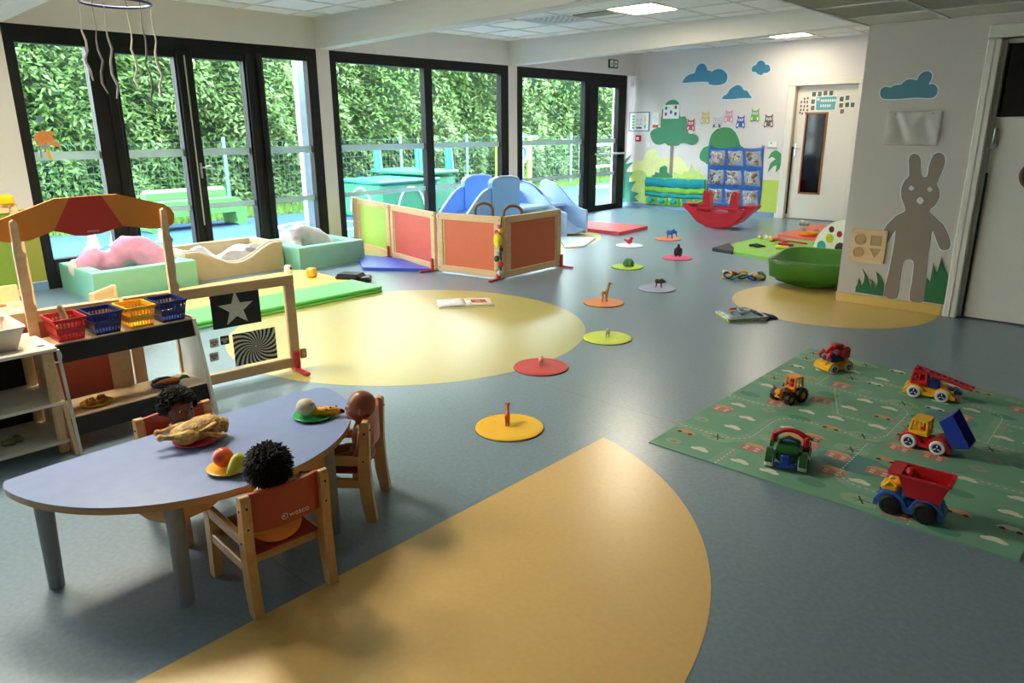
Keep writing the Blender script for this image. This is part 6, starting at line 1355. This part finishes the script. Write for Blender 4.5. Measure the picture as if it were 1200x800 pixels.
# ================================================================== LEFT BACKGROUND
t = thing('play_fence', 'wooden framed green panel with a yellow knob at the left edge', 'fence panel', (-6.3, .5, 0), PI/2)
for y, nm in ((1.02, 'post'), (.05, 'post')): MB().box((y, 0, .46), (.05, .05, .92), bev=.008).build(nm, PINE, t)
MB().box((.53, 0, .88), (.92, .04, .05), bev=.005).build('top_rail', PINE, t); MB().box((.53, 0, .27), (.92, .04, .05), bev=.005).build('bottom_rail', PINE, t)
gb = MB().box((.53, 0, .575), (.92, .014, .57)).build('green_board', mat('moss_green_board', '#6f8a30', .45, var=.03), t)
MB().box((.98, -.02, .95), (.1, .07, .08), bev=.02).build('yellow_knob', YELLOW, t)
text('wesco', .05, LOGO, gb, Matrix.Translation((.86, -.008, .325)) @ Matrix.Rotation(PI/2, 4, 'X'))
t = thing('play_bench', 'low wooden play bench with red printed top behind the stall', 'bench', (-5.5, 1.0, 0))
MB().box((0, 0, .32), (.42, .62, .02), bev=.005).build('bench_top', BIRCH, t)
for x in (-.18, .18):
    for y in (-.27, .27): MB().box((x, y, .155), (.04, .04, .31), bev=.006).build('leg', BIRCH, t)
MB().box((-.2, 0, .38), (.02, .62, .12), bev=.005).build('back_board', BIRCH, t)
for k in range(8): MB().prism(circ(-.08+.035*(k % 3)*1.6, -.24+.07*k, .03, 10, .022), .008, .33).build('printed_spot', mat('bench_print_%d' % (k % 2), ('#c8604c', '#e8b890')[k % 2], .6, var=.2, scale=40), t)
t = thing('toddler_chair', 'pale wooden chair back seen over the fence in front of the pink cushion', 'chair', (-5.42, 1.74, 0), math.atan2(.19, .21)-PI/2)
PW = BIRCH
for sx in (-.13, .13): MB().box((sx, 0, .19), (.032, .04, .375), bev=.006).box((sx, .24, .1), (.03, .034, .2), bev=.005).build('leg', PW, t)
MB().box((0, .0, .315), (.25, .018, .13), bev=.008).build('backrest', PW, t); MB().box((0, .12, .195), (.28, .27, .018), bev=.005).build('seat', PW, t)
t = thing('cloth_toy', 'dark blue and white cloth toy on the floor left of the pale chair', 'soft toy', (-5.75, 1.62, 0)); b = MB()
for k in range(4): b.tube([(-.1+.05*k, -.08, .03), (-.05+.04*k, .02, .05), (.05+.02*k, .1, .025)], [.014, .02, .012], 7)
b.build('body', mat('blue_cloth', '#2f5a80', .9, var=.3), t, mods=voxel(.008, 2)); MB().ell((-.03, .02, .02), (.07, .05, .03)).build('pale_body', WHITEP, t)
# window sticker
t = thing('window_sticker', 'orange animal cut-out sticker with a yellow tail on the left pane', 'sticker', (XW-.05, 2.22, 1.3))
YZ = Matrix(((0, 0, 1, 0), (1, 0, 0, 0), (0, 1, 0, 0), (0, 0, 0, 1)))
st_ = [(-.075, .02), (-.08, .07), (-.075, .1), (-.05, .105), (-.02, .125), (.0, .135), (.03, .115), (.06, .125), (.085, .12), (.085, .095), (.065, .08), (.09, .03), (.12, -.01), (.1, -.015), (.05, .0), (.01, .02), (-.02, .0), (-.05, -.005)]
MB().prism(smooth_poly(st_, 3), .002, 0, T=YZ).build('animal_shape', mat('orange_sticker', '#d88a4a', .7, var=.12, scale=25), t)
MB().prism(smooth_poly([(.0, -.02), (.02, -.06), (.035, -.13), (.012, -.125), (-.005, -.07)], 3), .002, 0.0005, T=YZ).build('tail', mat('yellow_sticker', '#e0b030', .7), t)
MB().prism(circ(-.01, -.01, .035, 14, .02), .002, .0024, T=YZ).build('grey_patch', mat('grey_sticker', '#8f9498', .7), t); MB().prism([(-.055, -.01), (-.04, -.01), (-.045, -.11), (-.06, -.11)], .002, 0, T=YZ).build('leg_strip', mat('grey_sticker', '#8f9498', .7), t)
t = thing('window_sticker', 'small round blue sticker high on the left pane', 'sticker', (XW-.05, 2.21, 1.53)); MB().prism(circ(0, 0, .03, 16), .002, 0, T=YZ).build('disc', mat('blue_sticker', '#6f98a4', .7), t)
# ceiling mobile
t = thing('hanging_mobile', 'blue hoop mobile with long pale ribbons hanging before the folding windows', 'mobile', (-3.69, 1.43, 1.975))
MB().tube([(.145*math.cos(2*PI*k/40), .145*math.sin(2*PI*k/40), 0) for k in range(40)], .006, 8, closed=True).build('hoop', mat('navy_hoop', '#26306a', .4), t)
RIB = mat('pale_ribbon', '#d8d0c8', .7, var=.2); CORDG = mat('grey_cord', '#8a8480', .7)
for k in range(6):
    a = 2*PI*k/6+.35; x, y = .145*math.cos(a), .145*math.sin(a)
    MB().tube([(x, y, .0), (x*.5, y*.5, .2), (0, 0, .5)], .0025, 6).build('hanging_cord', CORDG, t)
    L_ = (.42, .40, .36, .38, .33, .41)[k]
    pts = [(x+.012*math.sin(2.3*j+k)*(j/8), y+.012*math.cos(1.9*j+k)*(j/8), -L_*j/8) for j in range(9)]
    MB().tube(pts, [.002]*3+[.004, .005, .005, .005, .006, .003], 6).build('ribbon', RIB if k % 3 else CORDG, t)
MB().tube([(0, 0, .5), (0, 0, .665)], .003, 6).build('ceiling_cord', CORDG, t)
# ================================================================== OUTSIDE: play yard, fence, hedge
g = MB().box((-10.0, 7, -.08), (4.1, 34, .06)).build('ground_play_surface', mat('blue_rubber_surface', '#0b3d68', .8, var=.08, scale=20, bump=.2, bscale=90)); g['kind'] = 'structure'
MB().lathe([(.62, 0), (.66, .003), (.7, 0)], seg=48).build('white_line', WHITEP, g, loc=(-10.1+.0, 6.6, -.049))
g2 = MB().box((-14.0, 10, -.1), (4.0, 44, .1)).build('ground_lawn', mat('lawn_soil', '#3a5c24', .95, var=.2, scale=14)); g2['kind'] = 'structure'
rg = random.Random(11); b = MB(); vs = []; fs = []
for k in range(26000):
    x = rg.uniform(-13.4, -12.02); y = rg.uniform(1, 26) if k % 3 else rg.uniform(1, 12); h_ = rg.uniform(.05, .13); a = rg.uniform(0, 6.28); w_ = .007; n = len(vs)
    vs += [(x-w_*math.cos(a), y-w_*math.sin(a), -.05), (x+w_*math.cos(a), y+w_*math.sin(a), -.05), (x+rg.uniform(-.04, .04), y+rg.uniform(-.04, .04), h_-.05)]; fs.append((n, n+1, n+2))
b.add(vs, fs); o = b.build('lawn_grass', mat('lawn_blades', '#4c7028', .7, var=.25, scale=2, island=.3)); tag(o, 'strip of bright green grass between blue play surface and hedge', 'grass'); o['kind'] = 'stuff'
# hedge: a lumpy core carrying leaves that each have their own edges
def leafm():
    m = mat('laurel_leaf', '#36561f', .45, var=.3, scale=.9, island=.5, c2='#567240', spec=.4); return m
LEAF = leafm(); HX = -13.35
rh = random.Random(21); vs = []; fs = []
def bulge(y, z): return .22*math.sin(1.7*y+.6*z)+.16*math.sin(3.9*y-2.1*z+1)+.1*math.sin(7.3*y+5*z)+.12*math.sin(2.7*z+.4*y)
for k in range(78000):
    y = 2.2+rh.random()**1.25*26; z = rh.uniform(-.02, 4.6); x = HX+bulge(y, z)-abs(rh.gauss(0, .16))+.04
    s_ = rh.uniform(.045, .085)*(1+.012*(y-2)); 
    d = Vector((rh.uniform(.1, 1), rh.uniform(-1, 1), rh.uniform(-.9, .35))).normalized(); up = Vector((rh.uniform(.2, 1), rh.uniform(-.6, .6), rh.uniform(.1, 1.2))); r_ = d.cross(up)
    if r_.length < .05: continue
    r_.normalize(); nn = r_.cross(d); p = Vector((x, y, z)); w_ = s_*.36; n = len(vs)
    vs += [p, p+d*s_*.8+r_*w_+nn*.1*s_, p+d*s_*.8-r_*w_+nn*.1*s_, p+d*s_*1.9]
    fs += [(n, n+1, n+3), (n, n+3, n+2)]
hb = MB(); hb.add(vs, fs)
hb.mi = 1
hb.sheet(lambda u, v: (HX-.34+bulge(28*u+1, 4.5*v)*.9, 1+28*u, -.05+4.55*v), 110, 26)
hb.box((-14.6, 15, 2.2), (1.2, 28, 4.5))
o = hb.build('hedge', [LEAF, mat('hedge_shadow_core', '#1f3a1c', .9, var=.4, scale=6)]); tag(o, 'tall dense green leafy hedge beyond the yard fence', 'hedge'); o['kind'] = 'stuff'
t = thing('overhanging_branch', 'branch with larger pale leaves drooping before the hedge outside the second pane', 'branch', (-12.5, 4.35, 3.3))
MB().tube([(-.5, 0, .8), (-.1, .0, .5), (.05, .1, .1), (.1, .15, -.35)], [.03, .02, .012, .006], 7).build('stem', wood('bark_brown', '#4a3a2c', '#5a4836'), t)
vs = []; fs = []
for k in range(90):
    p = Vector((rh.uniform(-.2, .25), rh.uniform(-.35, .4), rh.uniform(-.55, .5))); d = Vector((rh.uniform(-.1, .5), rh.uniform(-.6, .6), -1)).normalized(); r_ = d.cross(Vector((1, rh.uniform(-.5, .5), .3))).normalized(); s_ = rh.uniform(.07, .12); n = len(vs)
    vs += [p, p+d*s_*.8+r_*s_*.4, p+d*s_*.8-r_*s_*.4, p+d*s_*2]; fs += [(n, n+1, n+3), (n, n+3, n+2)]
o = MB().add(vs, fs).build('leaves', mat('pale_branch_leaf', '#86b45c', .4, var=.2, island=.35), t); o['kind'] = 'stuff'
# yard fence of green wire
WIRE = mat('grey_green_wire', '#3c5f54', .5); b = MB()
FX = -12.6
t = thing('wire_fence', 'low green wire mesh yard fence in front of the hedge', 'fence', (FX, 12, -.05))
for k in range(13): MB().box((0, -9.6+1.72*k*1.15, .68), (.05, .05, 1.36), bev=.006).build('fence_post', mat('teal_post', '#5a8488', .5), t)
vs = []; b = MB()
for k in range(int(24/.1)): b.box((0, -10+.1*k, .66), (.004, .004, 1.24))
for k in range(12): b.box((0, 2, .06+.11*k), (.004, 24, .004))
b.build('wire_panel', WIRE, t, kind='stuff')
# steel awning post seen through the third pane
for y, lab in ((4.78, 'pale steel awning post outside the folding windows'), (5.56-.0, None)):
    if lab: tag(MB().box((-8.55, y+.62, 1.5), (.1, .1, 3.1), bev=.008).build('awning_post', mat('pale_blue_steel', '#8797a5', .4), origin=(-8.55, y+.62, -.05)), lab, 'post')
tag(MB().box((-8.55, 9.15, 1.5), (.1, .1, 3.1), bev=.008).build('awning_post', MATS['pale_blue_steel'], origin=(-8.55, 9.15, -.05)), 'pale steel awning post outside the middle window', 'post')
tag(MB().box((-8.55, 12.75, 1.5), (.1, .1, 3.1), bev=.008).build('awning_post', MATS['pale_blue_steel'], origin=(-8.55, 12.75, -.05)), 'pale steel awning post outside the glazed exit door', 'post')
# play equipment
LG = mat('apple_green_plastic', '#4a9048', .4); TL = mat('turquoise_plastic', '#247a76', .4); PG = mat('mint_plastic', '#347a56', .4)
t = thing('garden_bench', 'rounded apple green plastic play bench on the blue yard', 'bench', (-11.45, 5.15, -.05))
MB().prism([(-.75, 0), (-.62, 0), (-.58, .22), (.58, .22), (.62, 0), (.75, 0), (.78, .3), (.66, .44), (-.66, .44), (-.78, .3)], .5, -.25, T=XT(0)).build('bench_body', LG, t, mods=[('BEVEL', dict(width=.03, segments=2, limit_method='ANGLE'))])
MB().box((-.2, 0, .5), (.12, 1.35, .2), bev=.05).build('back_rail', LG, t)
for i, (x, y) in enumerate(((-10.35, 3.3), (-10.45, 3.62), (-10.3, 4.18))):
    t = thing('training_cone', 'pale turquoise cone in the yard, %s' % ('leftmost, seen under the stall canopy', 'middle one, seen under the stall canopy', 'right of the near sliding door frame')[i], 'cone', (x, y, -.05), group='turquoise cones in the yard')
    MB().lathe([(0, 0), (.11, 0), (.11, .02), (.075, .03), (.035, .28), (0, .29)], seg=20).build('cone_body', mat('pale_turquoise', '#6f9c8e', .5), t)
t = thing('play_platform', 'turquoise and green plastic play platform with four posts in the yard', 'playground', (-10.4, 8.35, -.05))
MB().box((.0, -.1, .3), (1.1, 1.3, .6), bev=.04).build('platform_base', PG, t); MB().box((0, -.1, .62), (1.15, 1.35, .06), bev=.02).build('platform_top', TL, t)
MB().tube([(.555, -.1+.3*math.cos(PI*k/14), .1+.42*math.sin(PI*k/14)) for k in range(15)], .016, 6).build('pale_arch_line', WHITEP, t)
MB().tube([(-.3*math.cos(PI*k/14), -.755, .1+.42*math.sin(PI*k/14)) for k in range(15)], .016, 6).build('pale_arch_line', WHITEP, t)
MB().box((-.35, .75, .72), (1.5, .9, .07), bev=.02).box((-.35, .75, .35), (1.4, .8, .6), bev=.03).build('upper_deck', PG, t)
for x, y in ((-.9, .35), (.2, .5), (-.6, 1.1), (.25, 1.1)): MB().cyl((x, y, .7), (x-.03, y, 1.14), .085, .07, 16).build('post', TL, t)
t = thing('play_house_wall', 'lime green play panel with round holes beyond the glass door', 'playground', (-11.9, 13.2, -.05))
for y in (-.55, -.1, .5): MB().box((0, y, .65), (.1, .22 if y < -.3 else .14, 1.3), bev=.02).build('upright', mat('lime_plastic', '#85a83c', .4), t)
MB().box((0, 0, 1.28), (.08, 1.6, .05), bev=.01).build('top_rail', TL, t)
MB().ring(circ(.2, .9, .24, 20), circ(.2, .9, .15, 20), .06, -.03, T=XT(.02)).box((0, -.35, .85), (.05, .3, .5), bev=.02).build('panel', mat('slate_teal_plastic', '#4f7f88', .5), t)
t = thing('yard_gate', 'white tubular yard gate beyond the exit door', 'gate', (-10.2, 14.3, -.05))
for z in (.15, .62, 1.1): MB().box((0, 0, z), (.05, 1.6, .05), bev=.008).build('rail', WHITEP, t)
for y in (-.78, .78): MB().box((0, y, .6), (.06, .06, 1.2), bev=.008).build('post', WHITEP, t)
